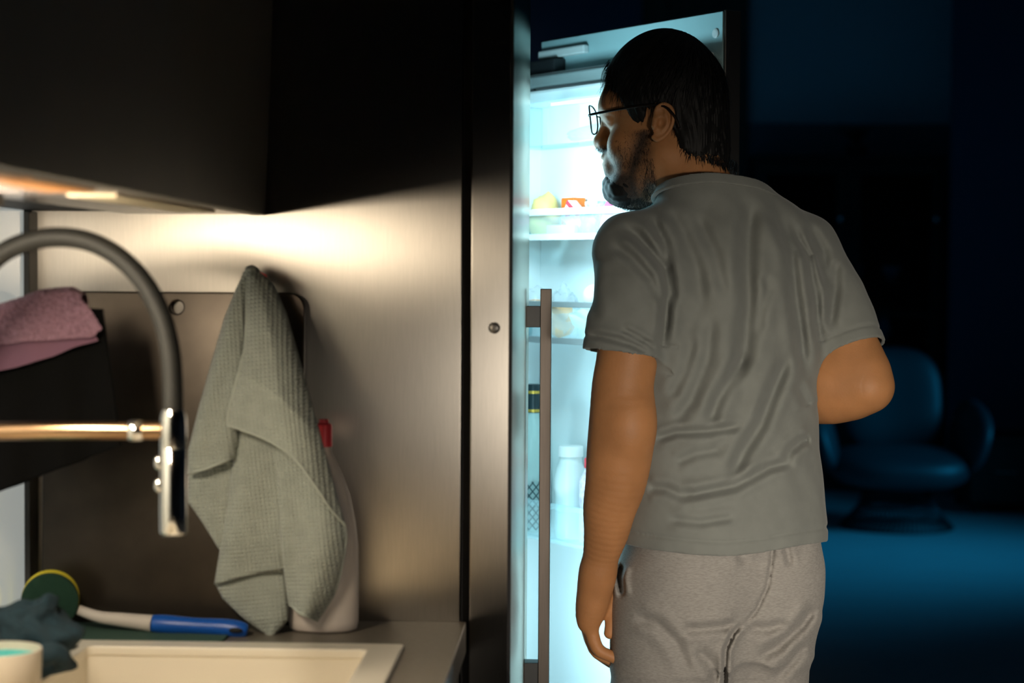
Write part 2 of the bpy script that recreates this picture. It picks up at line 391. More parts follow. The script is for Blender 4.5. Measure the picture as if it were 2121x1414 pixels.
# covered top compartment
cp = MB(); cp.box((.082, .048, 1.577), (.478, .118, 1.581), .001, tf=dt); cp.box((.082,.048,1.581), (.086,.118,1.655), tf=dt); cp.box((.474,.048,1.581), (.478,.118,1.655), tf=dt); cp.box((.203,.05,1.581), (.206,.117,1.652), tf=dt)
cp = cp.build('top_compartment', CLEAR, dr2)
MB().box((.206, .118, 1.578), (.478, .121, 1.656), .001, tf=dt).build('lid', CLEAR, cp)
MB().box((.082, .118, 1.578), (.204, .121, 1.656), .001, tf=dt).build('side_lid', CLEAR, cp)
MB().box((.22, .119, 1.646), (.47, .1225, 1.652), .001, tf=dt).build('lid_strip', LINER, cp)  # thin white strip along the top of the lid
def door_bin(z0, z1, rail, railh, brail):
    o = MB(); o.box((.084, .048, z0), (.476, .124, z0+.004), .001, tf=dt); o.box((.084, .121, z0+.004), (.476, .124, z1), tf=dt)
    o.box((.084, .05, z0+.004), (.087, .121, z1), tf=dt); o.box((.473, .05, z0+.004), (.476, .121, z1), tf=dt)
    o = o.build('door_bin', CLEAR, dr2)
    MB().box((.082, .122, z1-railh), (.478, .128, z1), .0015, tf=dt).build('rail', rail, o)
    if brail: MB().box((.082, .1241, z0-.002), (.478, .127, z0+brail), .001, tf=dt).build('rail', rail, o)
door_bin(1.409, 1.463, LINER, .012, .009)
door_bin(1.225, 1.298, RAIL, .010, .009)
door_bin(.868, .937, CLEAR, .010, .006)
EMIT = mat('refrigerator light cover', (.8,.95,1), .4, emit=CY, estr=6)
for z in (1.50, 1.04, .64): MB().box((-.2, FY0+.0305, z), (-.15, FY0+.036, z+.10), .002).build('light_cover', EMIT, rf)
# ------------------------------------------------------------------ food on the refrigerator door
def lump(name, u, n, z, ru, rn, rz, m, label, cat, group=None, amp=.25, fr=30, seed=0, ns=24, ms=16, flat=True):
    """a soft bag: a crumpled closed surface standing on height z"""
    b = MB(); off = Vector((seed*7.1, seed*3.3, seed*1.7))
    def tfm(p):
        q = Vector((p.x/ru, p.y/rn, p.z/rz)); k = 1+amp*mnoise.noise(q*1.7+off)+amp*.5*mnoise.noise(q*4.1+off)
        r = Vector((p.x*k, p.y*k, p.z*k))
        if flat: r.z = max(r.z, -rz*.8)
        return DD*r.x+DN*max(min(r.y, .034), -.034)+Vector((0, 0, r.z))
    b.ball(D(u, n, z+rz*.8+.0004), (ru, rn, rz), ns, ms, tfm)
    return tag(b.build(name, m, smooth=True), label, cat, group)
YEL = mat('yellow food bag', (.90,.62,.22), .45)
ORA = mat('orange carton', (.95,.17,.01), .5, noise=.3, nscale=60)
REDM = mat('red packaging', (.75,.05,.07), .4)
PINK = mat('pink packaging', (.82,.12,.26), .4)
WHITEP = mat('white packaging', (.85,.84,.82), .4)
GREENW = mat('white tub with green flecks', (.82,.85,.80), .4, col2=(.22,.50,.30), nscale=140)
TEALB = mat('teal bag', (.08,.34,.38), .3, noise=.5, nscale=60)
BLUEG = mat('blue grey bag', (.30,.40,.50), .25, noise=.4, nscale=70)
BREAD = mat('orange bread', (.95,.36,.07), .6, noise=.3, nscale=60)
CHEESE = mat('pale cheese', (.82,.76,.55), .5)
ZA = 1.4135
lump('snack_bag', .150, .086, ZA, .034, .028, .044, YEL, 'pale yellow snack bag on the top bin of the refrigerator door', 'bag', seed=1, amp=.18)
def carton(name, u0, u1, n0, n1, z0, z1, m, label, cat, tilt=0, stripe=None):
    piv = Vector(((u0+u1)/2, 0, z0))
    def tfm(c):
        x, z = c.x-piv.x, c.z-z0
        return D(piv.x+x*math.cos(tilt)-z*math.sin(tilt), c.y, z0+x*math.sin(tilt)+z*math.cos(tilt)+abs(math.sin(tilt))*(u1-u0)/2)
    r = thing(name, D(piv.x, (n0+n1)/2, z0), label, cat) if stripe else None
    o = MB().box((u0, n0, z0), (u1, n1, z1), .002, tf=tfm).build('box' if stripe else name, m, r)
    if stripe:
        for q, (a, bb, c0, c1, mm) in enumerate(stripe):
            MB().box((lerp(u0,u1,a), n1, lerp(z0,z1,c0)), (lerp(u0,u1,bb), n1+.0006, lerp(z0,z1,c1)), tf=tfm).build('printed_patch', mm, o)
        return r
    return tag(o, label, cat)
carton('carton', .196, .236, .055, .082, ZA, 1.484, ORA, 'bright orange carton behind the red and white packet', 'carton')
carton('packet', .226, .284, .088, .108, ZA, 1.452, WHITEP, 'white packet with red edge tilted on the top door bin', 'packet', tilt=-.62,
       stripe=[(0,1,.78,1,REDM), (.2,.8,.15,.5,PINK)])
b = MB().lathe([(.020,0),(.023,.05),(.0245,.055),(.0245,.06),(.02,.061)], D(.317,.085,ZA+.0003), 24)
tag(b.build('tub', GREENW, smooth=True, angle=40), 'small white tub with green flecks on the top door bin', 'tub')
lump('sweet_bag', .366, .088, ZA, .019, .024, .036, PINK, 'small pink bag beside the white green-flecked tub', 'bag', seed=4, amp=.2)
carton('box_of_sweets', .389, .431, .07, .108, ZA, 1.497, WHITEP, 'pink and white box on the top door bin under the beard', 'box',
       stripe=[(.80,1,0,1,PINK), (.1,.8,.62,.75,PINK), (.35,.8,.2,.4,PINK), (.1,.25,.1,.3,PINK)])
t = thing('sauce_bottle', D(.4515,.085,ZA), 'teal sauce bottle with yellow cap behind the left shoulder', 'bottle')
MB().lathe([(.018,0),(.019,.03),(.019,.06),(.012,.072),(.012,.076)], D(.4515,.085,ZA+.0003), 20).build('body', TEALB, t, smooth=True, angle=50)
MB().lathe([(.013,.076),(.013,.098),(.010,.101)], D(.4515,.085,ZA+.0003), 20).build('cap', mat('yellow cap', (.85,.55,.02), .4), t, smooth=True, angle=50)
lump('cheese_bag', .115, .104, ZA, .018, .011, .022, TEALB, 'crumpled teal bag low at the hinge end of the top bin', 'bag', seed=7, amp=.4)
carton('cheese_block', .205, .290, .109, .1195, ZA, 1.434, CHEESE, 'pale cheese block low in the top door bin', 'cheese')
lump('herb_bag', .327, .113, ZA, .026, .007, .022, BLUEG, 'blue-grey crumpled bag low in the top door bin', 'bag', seed=9, amp=.4)
lump('cold_cut_bag', .310, .084, 1.5815, .082, .026, .016, mat('grey green bag', (.14,.30,.30), .3, noise=.3, nscale=50), 'flat grey-green bag inside the covered door compartment', 'bag', seed=3, amp=.3)
ZB2 = 1.2295
t = thing('bread_roll', D(.118,.088,ZB2), 'orange bread roll in clear bag behind the bar handle', 'bread')
lump_o = MB().ball(D(.120,.085,ZB2+.055), (.024,.022,.016), 20, 12).build('roll', BREAD, t, smooth=True)
MB().ball(D(.122,.085,ZB2+.046), (.031,.030,.0455), 24, 16, lambda p: p*(1+.25*mnoise.noise(p*70))).build('wrapper', CLEAR2, t, smooth=True)
lump('crumpled_bag', .190, .068, ZB2, .036, .017, .052, CLEAR2, 'crumpled empty clear bag standing in the middle door bin', 'bag', seed=12, amp=.5)
t = thing('bread_bag', D(.225,.108,ZB2), 'clear bag of orange bread low in the middle door bin', 'bag')
MB().ball(D(.229,.103,ZB2+.034), (.029,.009,.030), 20, 14, lambda p: p*(1+.3*mnoise.noise(p*50))).build('bread', BREAD, t, smooth=True)
MB().ball(D(.226,.103,ZB2+.031), (.034,.0115,.0290), 24, 16, lambda p: p*(1+.22*mnoise.noise(p*60+Vector((3,1,2))))).build('wrapper', CLEAR2, t, smooth=True)
b = MB().lathe([(.004,.0),(.012,.002),(.021,.012),(.024,.016),(.024,.019),(.02,.021),(.006,.034),(.002,.035)], D(.283,.103,ZB2+.022), 24, tf=lambda p: Matrix.Rotation(.35,3,'Y')@p)
for k in range(0): pass
tag(b.build('yogurt_pot', CHEESE, smooth=True, angle=45), 'pale cream domed pot at the sleeve end of the middle bin', 'pot')
tag(MB().ball(D(.300,.082,ZB2+.078), (.020,.02,.022), 20, 14).build('egg', WHITEP, smooth=True), 'round white egg sticking up above the middle door bin', 'egg')
lump('salad_bag', .128, .112, ZB2, .020, .0085, .026, TEALB, 'folded teal bag low behind the handle bracket', 'bag', seed=15, amp=.35)
ZC2 = .8725
MILK = mat('milky plastic', (.80,.84,.82), .3, sss=0)
t = thing('milk_bottle', D(.238,.086,ZC2), 'squat milk bottle with white lid in the low door bin', 'bottle')
MB().lathe([(.024,0),(.0275,.004),(.0275,.046),(.0265,.048),(.0275,.050),(.0275,.082),(.0295,.090),(.0300,.105),(.026,.124),(.0215,.134),(.0205,.138),(.0205,.147)], D(.238,.086,ZC2+.0003), 36).build('body', MILK, t, smooth=True)
MB().lathe([(.0225,.147),(.0225,.164),(.021,.166),(.01,.1665)], D(.238,.086,ZC2+.0003), 36).build('lid', WHITEP, t, smooth=True, angle=40)
t = thing('wine_bottle', D(.118,.086,ZC2), 'tall bottle with black and gold neck and netted base', 'bottle')
GLB = glassy('pale bottle glass', (.80,.92,.90), .55, .08)
MB().lathe([(.026,0),(.0285,.004),(.0285,.165),(.026,.180),(.0135,.205),(.0115,.215),(.0115,.222)], D(.118,.086,ZC2+.0003), 32).build('body', GLB, t, smooth=True, angle=50)
nk = MB().lathe([(.0125,.218),(.0128,.240),(.0122,.268),(.0115,.2705)], D(.118,.086,ZC2+.0003), 24).build('neck_foil', mat('black foil', (.01,.025,.03), .35), t, smooth=True, angle=50)
GOLD = mat('gold band', (.75,.45,.08), .35, .8)
for z in (.2195, .2535): MB().lathe([(.0130,z),(.0135,z+.001),(.0135,z+.004),(.0130,z+.005)], D(.118,.086,ZC2+.0003), 24).build('gold_band', GOLD, nk, smooth=True, angle=50)
net = MB(); c0 = D(.118,.086,ZC2+.0003)
for sgn in (1, -1):
    for k in range(14):
        a0 = 2*PI*k/14
        net.tube([c0+Vector((.0292*math.cos(a0+sgn*s*.28), .0292*math.sin(a0+sgn*s*.28), .004+s*.0098)) for s in range(10)], .0011, 5)
net.build('net', mat('dark net', (.03,.06,.07), .6), t, smooth=True, kind='stuff')
t = thing('drink_bottle', D(.300,.086,ZC2), 'lilac printed bottle with red cap beside the milk bottle', 'bottle')
MB().lathe([(.018,0),(.020,.004),(.020,.05),(.018,.06),(.020,.07),(.020,.11),(.010,.128),(.010,.132)], D(.300,.086,ZC2+.0003), 24).build('body', mat('lilac print', (.60,.45,.68), .35, col2=(.85,.8,.9), nscale=150), t, smooth=True)
MB().lathe([(.0115,.132),(.0115,.148),(.009,.15)], D(.300,.086,ZC2+.0003), 20).build('cap', REDM, t, smooth=True, angle=40)
# ------------------------------------------------------------------ faucet
FY = 1.95
fc = thing('faucet', P(-150, 1350, FY).xy.to_3d()+Vector((0, 0, ZC+.005)), 'chrome kitchen faucet with black arched hose over the sink', 'faucet')
bx = ORG[fc.name]
MB().lathe([(.027,0),(.027,.006),(.022,.010),(.019,.02),(.019,.42),(.017,.425)], bx, 32).build('column', CHROME, fc, smooth=True, angle=40)
def spline(pts, n):
    out = []
    for i in range(len(pts)-1):
        p0, p1, p2, p3 = [Vector(pts[max(0, min(len(pts)-1, i+k))]) for k in (-1, 0, 1, 2)]
        for j in range(n):
            t = j/n; out.append(.5*((2*p1)+(p2-p0)*t+(2*p0-5*p1+4*p2-p3)*t*t+(3*p1-p0-3*p2+p3)*t**3))
    out.append(Vector(pts[-1])); return out
hp = [P(x, y, FY) for x, y in ((-60,590),(0,528),(60,500),(124,491),(190,502),(250,535),(300,588),(335,655),(352,722),(358,790),(359,856))]
hp = [bx+Vector((0,0,.40)), P(-135,690,FY)] + hp
MB().tube(spline(hp, 8), .0103, 20).build('hose', RUBBER, fc, smooth=True, angle=60)
a0, a1 = P(-150, 893, FY), P(340, 891, FY)
MB().tube([a0, a1], .0094, 24).build('arm', mat('chrome with painted brown reflection', (.30,.19,.11), .22, 1), fc, smooth=True, angle=60)  # brown reflection and shade on the chrome arm are put into its colour
MB().tube([P(268,891.5,FY), P(272,891.5,FY), P(290,891.5,FY), P(297,891.5,FY)], [.0100,.0112,.0108,.0096], 24).build('arm_collar', CHROME, fc, smooth=True, angle=60)
hc = P(359, 1105, FY)
hz = lambda y: (1105-y)/2051
sh = MB().lathe([(.0125,0),(.0138,.002),(.0140,.02),(.0140,hz(925)),(.0136,hz(924)),(.0140,hz(922)),(.0140,hz(880)),(.0132,hz(858)),(.0112,hz(845))], hc, 36).build('spray_head', CHROME, fc, smooth=True, angle=50)
for y in (957, 1004):
    q = P(330, y, FY); MB().ball((q.x+.0005, q.y-.004, q.z), (.005,.005,.0075), 16, 10).build('button', CHROME, sh, smooth=True)
MB().lathe([(.0118,-.002),(.0122,.0)], hc, 32).build('nozzle', DARKPL, sh, smooth=True, angle=40)

# ------------------------------------------------------------------ purple cloth on a wall rail
CY0 = 2.20
rl = thing('cloth_rail', (XW+.006, CY0, 1.31), 'short steel cloth rail on the splashback under the purple cloth', 'rail')
MB().tube([P(-69, 668, CY0), P(122, 614, CY0)], .0045, 12).build('bar', CHROME, rl, smooth=True, angle=60)
MB().lathe([(.016,0),(.016,.004),(.01,.006)], (XW+.0065, CY0, P(-69, 668, CY0).z), 20, tf=lambda p: Vector((p.z, p.x, p.y))).build('wall_plate', CHROME, rl, smooth=True, angle=40)
TERRY = mat('mauve terry', (.33,.18,.245), .95, noise=.35, nscale=260, bump=1.0, bscale=420, sheen=.2)
MAUVE = mat('smooth mauve cloth', (.17,.08,.125), .9, bump=.3, bscale=300, sheen=.2)
def drape(topL, topR, botL, botR, ni, nj, back, rough, amp, front):
    """cloth over the rail: i along the rail, j from the back hem over the top to the front hem"""
    g = []
    for i in range(ni+1):
        u = i/ni; a = interp_poly([topL, *topR], u); c = interp_poly([botL, *botR], u); row = []
        top, bot = P(*a, CY0), P(*c, CY0-front)
        for j in range(nj+1):
            v = j/nj
            if v < .3:
                k = v/.3; p = Vector((top.x, CY0+.014+.006*(1-k), lerp(top.z-back, top.z-.006, k)))
            elif v < .45:
                an = (v-.3)/.15*PI; p = Vector((top.x, CY0+.014*math.cos(an), top.z-.006+.008*math.sin(an)))
            else:
                k = (v-.45)/.55; p = Vector((lerp(top.x, bot.x, k**.8), lerp(CY0-.014, bot.y, math.sin(k*PI/2)), lerp(top.z-.006, bot.z, k)))
            d = amp*mnoise.noise(p*26)+rough*mnoise.noise(p*330+Vector((3,0,0)))+rough*.6*mnoise.noise(p*800)
            p.y -= d+rough; p.z += d*.6; p.x += rough*mnoise.noise(p*400)
            row.append(p)
        g.append(row)
    return g
b = MB(); b.grid(drape((-48,654), [(-20,642),(0,634),(80,604),(150,594),(176,610)], (-48,732), [(-20,722),(0,712),(110,704),(190,697),(213,680)], 110, 110, .05, .0018, .004, .016))
pc = b.build('purple_cloth', TERRY, smooth=True)
tag(pc, 'fluffy mauve cloth hanging folded at the faucet', 'cloth')
b = MB(); b.grid(drape((-48,668), [(-20,657),(0,650),(80,622),(150,612),(168,630)], (-48,782), [(-20,772),(10,766),(60,752),(130,728),(203,704)], 60, 50, .06, .0002, .004, .008))
b.build('under_layer', MAUVE, pc, smooth=True)
BLK = mat('black cloth', (.003,.003,.003), .95, spec=.1, bump=.3, bscale=300)
b = MB(); g = []
for i in range(41):
    u = i/40; row = []
    for j in range(41):
        v = j/40; x0 = lerp(-48, 214, u); x1 = lerp(-48, 252, u)
        y0 = interp_poly([(-48,672),(0,655),(80,630),(214,640)], u)[1]; y1 = lerp(1036, 922, u)
        Y = CY0+.006+.006*math.sin(u*17+v)*v+.010*v
        row.append(P(lerp(x0,x1,v), lerp(y0,y1,v), Y))
    g.append(row)
b.grid(g); bk = b.build('black_cloth', BLK, smooth=True); mm = bk.modifiers.new('t', 'SOLIDIFY'); mm.thickness = .003
tag(bk, 'black cloth hanging below the fluffy mauve cloth', 'cloth')

# ------------------------------------------------------------------ cutting board
BRD = mat('dark brown board', (.066,.054,.043), .31, .85, noise=.18, nscale=25)
bl, br = -.684, -.357; bh = .4155
def bplace(x, y, h):
    k = y/bh; return Vector((x, 2.408+.026*k+h, ZC+.0006+y))
hx, hzz = P(367, 637, 2.43).x, P(367, 637, 2.43).z-ZC
hole = [(hx+.0105*math.cos(a*PI/12), hzz+.0105*math.sin(a*PI/12)) for a in range(24)]
tag(outline('cutting_board', [rrect(bl, 0, br, bh, .018), hole], .010, BRD, bplace, bev=.002), 'dark brown cutting board with round hole leaning behind the towel', 'cutting board')

# ------------------------------------------------------------------ towel on its hook
hk = thing('wall_hook', P(519, 575, YP), 'small steel hook holding the grey waffle towel', 'hook')
q = P(519, 560, YP)
MB().lathe([(.012,0),(.012,.002),(.008,.004)], (q.x, q.y-.0003, q.z-.012), 20, tf=lambda p: Vector((p.x, -p.z, p.y))).build('plate', STEEL_DARK, hk, smooth=True, angle=40)
MB().tube([(q.x, q.y-.003, q.z-.014), (q.x, q.y-.030, q.z-.014), (q.x, q.y-.040, q.z-.009), (q.x, q.y-.041, q.z-.002)], .003, 10).build('peg', CHROME, hk, smooth=True)
TOW = waffle('sage grey waffle', (.36,.395,.35), 200, 200)
tw = MB()
hems = []
def sheet(L, R, Yt, Yb, bulge, rip=0, nu=36, nv=70, ph=0, edge=.006, bot=None, peak=False):
    g = []; W = .1; H = .35
    for i in range(nu+1):
        u = i/nu; row = []
        for j in range(nv+1):
            v = j/nv; a, c = interp_poly(L, v), interp_poly(R, v)
            x, y = lerp(a[0], c[0], u), lerp(a[1], c[1], u)
            if bot:
                q = interp_poly(bot, u); x += v**3*(q[0]-lerp(L[-1][0], R[-1][0], u)); y += v**3*(q[1]-lerp(L[-1][1], R[-1][1], u))
            Y = lerp(Yt, Yb, min(1, v*1.5)**.7)-bulge*((1-abs(2*u-.9)**1.4) if peak else math.sin(PI*u)**.8)*min(1, v*3)+rip*math.sin(u*7+ph+v*2)*min(1, v*2)
            Y += edge*(abs(2*u-1)**6)
            Y += .0012*mnoise.noise(Vector((u*3, v*5, ph)))
            row.append(P(x, y, Y))
        g.append(row)
    if tw.uv is None: tw.uv = tw.bm.loops.layers.uv.new('uv')
    ni, nj = len(g), len(g[0]); V = [[tw.bm.verts.new(p) for p in r] for r in g]
    U = [[0]*nj for _ in range(ni)]
    for i in range(ni-1):
        for j in range(nj-1):
            f = tw.bm.faces.new((V[i][j], V[i+1][j], V[i+1][j+1], V[i][j+1]))
            for l in f.loops:
                cc = l.vert.co; l[tw.uv].uv = (cc.x+ph*.01+.12*cc.z, cc.z-.12*cc.x)
    return g
# hidden back layers, then the centre fall, left flap, right fall, front flap
g1 = sheet([(392,985),(392,1040),(420,1080),(456,1137)], [(500,930),(497,1000),(480,1060),(460,1137)], 2.356, 2.350, .003, ph=1)
sheet([(520,600),(500,760),(490,900),(470,1060),(445,1210)], [(600,700),(600,900),(600,1080),(600,1180),(592,1168)], 2.36, 2.343, .006, .002, ph=2)
g2 = sheet([(446,1206),(462,1238),(500,1275),(530,1297),(556,1315)], [(592,1160),(596,1200),(597,1250),(594,1284),(566,1317)], 2.350, 2.340, .003, ph=2.5)
g3 = sheet([(509,560),(490,600),(466,660),(440,750),(412,850),(392,930),(391,980)], [(519,554),(509,600),(507,700),(505,760),(496,860),(492,905),(488,944)], 2.402, 2.338, .010, .002, ph=3, bot=[(391,980),(425,971),(455,959),(488,944)])
g5 = sheet([(560,900),(577,980),(581,1100),(590,1190),(600,1250)], [(665,960),(713,1082),(717,1110),(713,1150),(702,1200),(690,1235),(657,1284)], 2.345, 2.328, .009, .005, ph=5, bot=[(600,1250),(622,1270),(657,1284)])
g4 = sheet([(513,553),(512,600),(511,660),(508,720),(490,790),(474,850),(472,880)], [(536,562),(566,590),(592,650),(618,740),(648,850),(680,965),(713,1084)], 2.396, 2.312, .020, .0022, nu=48, nv=90, ph=4, peak=True,
   bot=[(472,880),(500,889),(535,901),(575,922),(610,946),(650,1000),(690,1060),(713,1084)])
top = sheet([(507,566),(510,556),(516,551),(524,551),(534,557),(538,566),(540,572)], [(514,600),(515,590),(518,584),(522,582),(527,585),(530,592),(532,600)], 2.392, 2.392, .006, nu=8, nv=20, ph=6)
tow = tw.build('hand_towel', TOW, smooth=True, recalc=False)
sm = tow.modifiers.new('thick', 'SOLIDIFY'); sm.thickness = .0028; sm.offset = 0
tag(tow, 'sage grey waffle towel hanging from a hook on the steel panel', 'towel')
h = MB()
def hem(row, step=6): h.tube(spline([p+Vector((0,-.0012,0)) for p in row[::step]]+[row[-1]+Vector((0,-.0012,0))], 3), .0017, 8)
hem(g4[0]); hem([r[-1] for r in g4]); hem([r[-1] for r in g3]); hem([r[-1] for r in g5]); hem([r[0] for r in g2]); hem(g5[-1][20:])
h.build('hem', mat('hem', (.40,.435,.39), .9), tow, smooth=True)
MB().box((0,0,0), (1,1,1), tf=lambda c: P(536+c.x*17, 562+c.x*7+c.z*11, 2.390+c.y*.001)).build('hang_tag', REDM, tow)

# ------------------------------------------------------------------ detergent bottle
bt = thing('detergent_bottle', (P(670,1300,2.372).x, 2.372, ZC), 'white detergent bottle with red cap standing behind the towel', 'bottle')
o = ORG[bt.name]+Vector((0,0,.0005))
MB().lathe([(.036,0),(.0415,.003),(.0435,.012),(.0437,.07),(.0430,.105),(.0395,.135),(.0320,.170),(.0215,.198),(.0125,.216),(.0095,.222),(.0095,.228)], o, 40, sy=.54).build('body', mat('off white plastic', (.62,.55,.50), .4), bt, smooth=True, angle=50)
MB().lathe([(.0105,.2285),(.0105,.252),(.0095,.256),(.006,.258),(.006,.262)], o, 24).build('cap', REDM, bt, smooth=True, angle=40)

# ------------------------------------------------------------------ brush, mat, cloth and pot at the sink
GM = mat('dark green mat', (.03,.075,.055), .8, bump=.3, bscale=200)
MT = .0025
tag(outline('drying_mat', [rrect(-.66, 2.285, -.432, 2.392, .01)], MT, GM, lambda x, y, h: (x, y, ZC+.0004+MT/2+h)), 'dark green mat under the dish brush behind the sink', 'mat')
db = thing('dish_brush', (-.60, 2.34, ZC+.003), 'dish brush with round green scourer and blue handle behind the sink', 'brush')
ax = Vector((-.20,.97,.10)).normalized(); e1 = ax.cross(Vector((0,0,1))).normalized(); e2 = e1.cross(ax)
dc = Vector((P(103,1272,2.335).x, 2.335, ZC+.0375))
dtf = lambda p: e1*p.x+e2*p.y+ax*p.z
MB().lathe([(.029,0),(.034,.001),(.035,.004),(.0348,.0085)], dc, 40, tf=dtf).build('scouring_pad', mat('green scourer', (.006,.036,.02), .95, bump=.8, bscale=250), db, smooth=True, angle=50)
MB().lathe([(.0348,.0087),(.0353,.012),(.0348,.024),(.032,.026)], dc, 40, tf=dtf).build('sponge', mat('yellow sponge', (.75,.62,.03), .9, bump=.5, bscale=150), db, smooth=True, angle=50)
hpts = [dc+e1*.034+e2*-.014+ax*.012, P(205,1277,2.343), P(250,1283,2.340), P(316,1291,2.336)]
MB().tube(spline(hpts, 6), [lerp(.0065,.0108,(i/18)**1.5) for i in range(19)], 16).build('neck', mat('white handle', (.62,.56,.50), .35), db, smooth=True, angle=60)
hb = [P(317,1291,2.336), P(360,1294,2.335), P(420,1297,2.333), P(470,1300,2.331), P(500,1304,2.330), P(513,1306,2.330)]
hr = [.0108,.0118,.0122,.0112,.0105,.0105,.0110,.0112,.0112,.0108,.0098,.0088,.0070]
sp_ = spline(hb, 3); nn = len(sp_)
grip = MB().tube(sp_, [float(np.interp(i/(nn-1)*12, range(13), hr)) for i in range(nn)], 16).build('grip', mat('blue grip', (.006,.085,.42), .35), db, smooth=True, angle=60)
e_ = P(488,1305,2.3175); MB().ball(e_, (.0085,.003,.0032), 14, 8).build('hang_hole', BLACK, grip, smooth=True)
TEALC = mat('dark teal cloth', (.002,.019,.030), .9, bump=.6, bscale=220, noise=.3, nscale=90)
b = MB()
cc = Vector((-.598, 2.060, ZC+.005+.0385))
def crump(p):
    q = p*1.0; k = 1+.20*mnoise.noise(p*28+Vector((2,5,1)))+.20*mnoise.noise(p*65+Vector((9,1,4)))
    r = q*k; r.z = max(r.z, -.038); r.x += .010*math.sin(p.z*160); return r
b.ball(cc, (.050,.040,.046), 48, 32, crump)
cl = b.build('dish_cloth', TEALC, smooth=True); tag(cl, 'crumpled dark teal dish cloth behind the white pot', 'cloth')
rp = [P(5,1382,2.008), P(40,1374,2.004), P(80,1361,2.004), P(112,1352,2.012), P(128,1366,2.02), P(122,1384,2.02)]
MB().tube(spline(rp, 5), [.006,.008,.009,.0095,.010,.0105,.011,.011,.0115,.0115,.0115,.0115,.0115,.0115,.0115,.0115,.011,.011,.011,.011,.0105,.010,.009,.008,.007,.005], 14).build('rolled_edge', TEALC, cl, smooth=True)
pt = thing('soap_pot', (-.598, 1.945, ZC+.0055), 'cream pot with teal inside at the left edge of the sink', 'pot')
MB().lathe([(.036,0),(.041,.004),(.043,.05),(.0425,.0515),(.0405,.0515),(.0385,.012),(.02,.010)], ORG[pt.name], 40).build('body', mat('cream glaze', (.5,.44,.36), .4), pt, smooth=True, angle=50)
MB().lathe([(.0386,.020),(.0402,.043),(.002,.0435)], ORG[pt.name], 40).build('filling', mat('teal filling', (.02,.36,.36), .5), pt, smooth=True, angle=40)
# ------------------------------------------------------------------ living room in the dark
LEATHER = mat('blue grey upholstery', (.022,.026,.030), .5, bump=.15, bscale=60)
WIRE = mat('dark wire', (.03,.03,.035), .4, .6)
AC = Vector((1.665, 10.35, 0))
ar = thing('swivel_armchair', AC, 'round-based swivel armchair in the dark living room', 'armchair', rz=0)
def cushion(c, r, p=3.2, tf=None, n=40, m=24, fz=None):
    b = MB()
    def sup(q):
        u = Vector((q.x/r[0], q.y/r[1], q.z/r[2])); s = (abs(u.x)**p+abs(u.y)**p+abs(u.z)**p)**(1/p)
        u = u/s; v = Vector((u.x*r[0], u.y*r[1], u.z*r[2]))
        return tf(v) if tf else v
    return b.ball(c, r, n, m, sup)
cushion(AC+Vector((0,-.02,.335)), (.37,.33,.105), 2.8, tf=lambda v: Vector((v.x, v.y, v.z-.10*max(0,-v.y)*1.0))).build('seat', LEATHER, ar, smooth=True)
cushion(AC+Vector((0,.26,.66)), (.275,.085,.29), 3.0, tf=lambda v: Vector((v.x, v.y+.22*(v.z)+.5*v.x*v.x*-1, v.z))).build('backrest', LEATHER, ar, smooth=True)
for s in (-1, 1):
    cushion(AC+Vector((s*.385,-.0,.50)), (.055,.26,.16), 2.6, tf=lambda v, s=s: Vector((v.x+s*.30*v.z+s*.10*v.y*-1, v.y, v.z+.25*v.y))).build('armrest', LEATHER, ar, smooth=True)
base = MB().lathe([(.17,.0),(.17,.015),(.03,.017)], AC+Vector((0,0,.232)), 40).build('base_plate', WIRE, ar, smooth=True, angle=40)
b = MB()
for k in range(72):
    a, a2 = 2*PI*k/72, 2*PI*(k+3)/72
    b.tube([AC+Vector((.295*math.cos(a), .295*math.sin(a), .012)), AC+Vector((.20*math.cos((a+a2)/2), .20*math.sin((a+a2)/2), .12)), AC+Vector((.165*math.cos(a2), .165*math.sin(a2), .238))], .0035, 5)
b.build('wire_base', WIRE, ar, smooth=True, kind='stuff')
b = MB()
for R, z in ((.298,.008),(.20,.12)): b.tube([AC+Vector((R*math.cos(2*PI*k/48), R*math.sin(2*PI*k/48), z)) for k in range(49)], .007, 8, cap=False)
b.build('base_ring', WIRE, ar, smooth=True)
# display cabinet on the back wall
DX0, DX1, DY0, DY1, DZ = 1.04, 2.195, 12.02, 12.465, 2.085
dc_ = thing('display_cabinet', ((DX0+DX1)/2, 12.25, 0), 'tall dark walnut display cabinet with glass doors behind the armchair', 'cabinet')
b = MB()
b.box((DX0,DY0+.03,.08),(DX0+.03,DY1,DZ-.04)); b.box((DX1-.03,DY0+.03,.08),(DX1,DY1,DZ-.04)); b.box((DX0+.03,DY1-.02,.08),(DX1-.03,DY1,DZ-.04)); b.box((DX0+.03,DY0+.03,.08),(DX1-.03,DY1-.02,.11))
b.build('carcass', DARKWOOD, dc_)
MB().box((DX0-.005,DY0-.02,DZ-.04),(DX1+.01,DY1,DZ),.006).build('cornice', DARKWOOD, dc_)
MB().box((DX0+.02,DY0+.05,0),(DX1-.02,DY1,.08)).build('plinth', DARKWOOD, dc_)
for z in (.5,.9,1.28,1.66): MB().box((DX0+.031,DY0+.06,z),(DX1-.031,DY1-.021,z+.02)).build('shelf', DARKWOOD, dc_)
xm = (DX0+DX1)/2
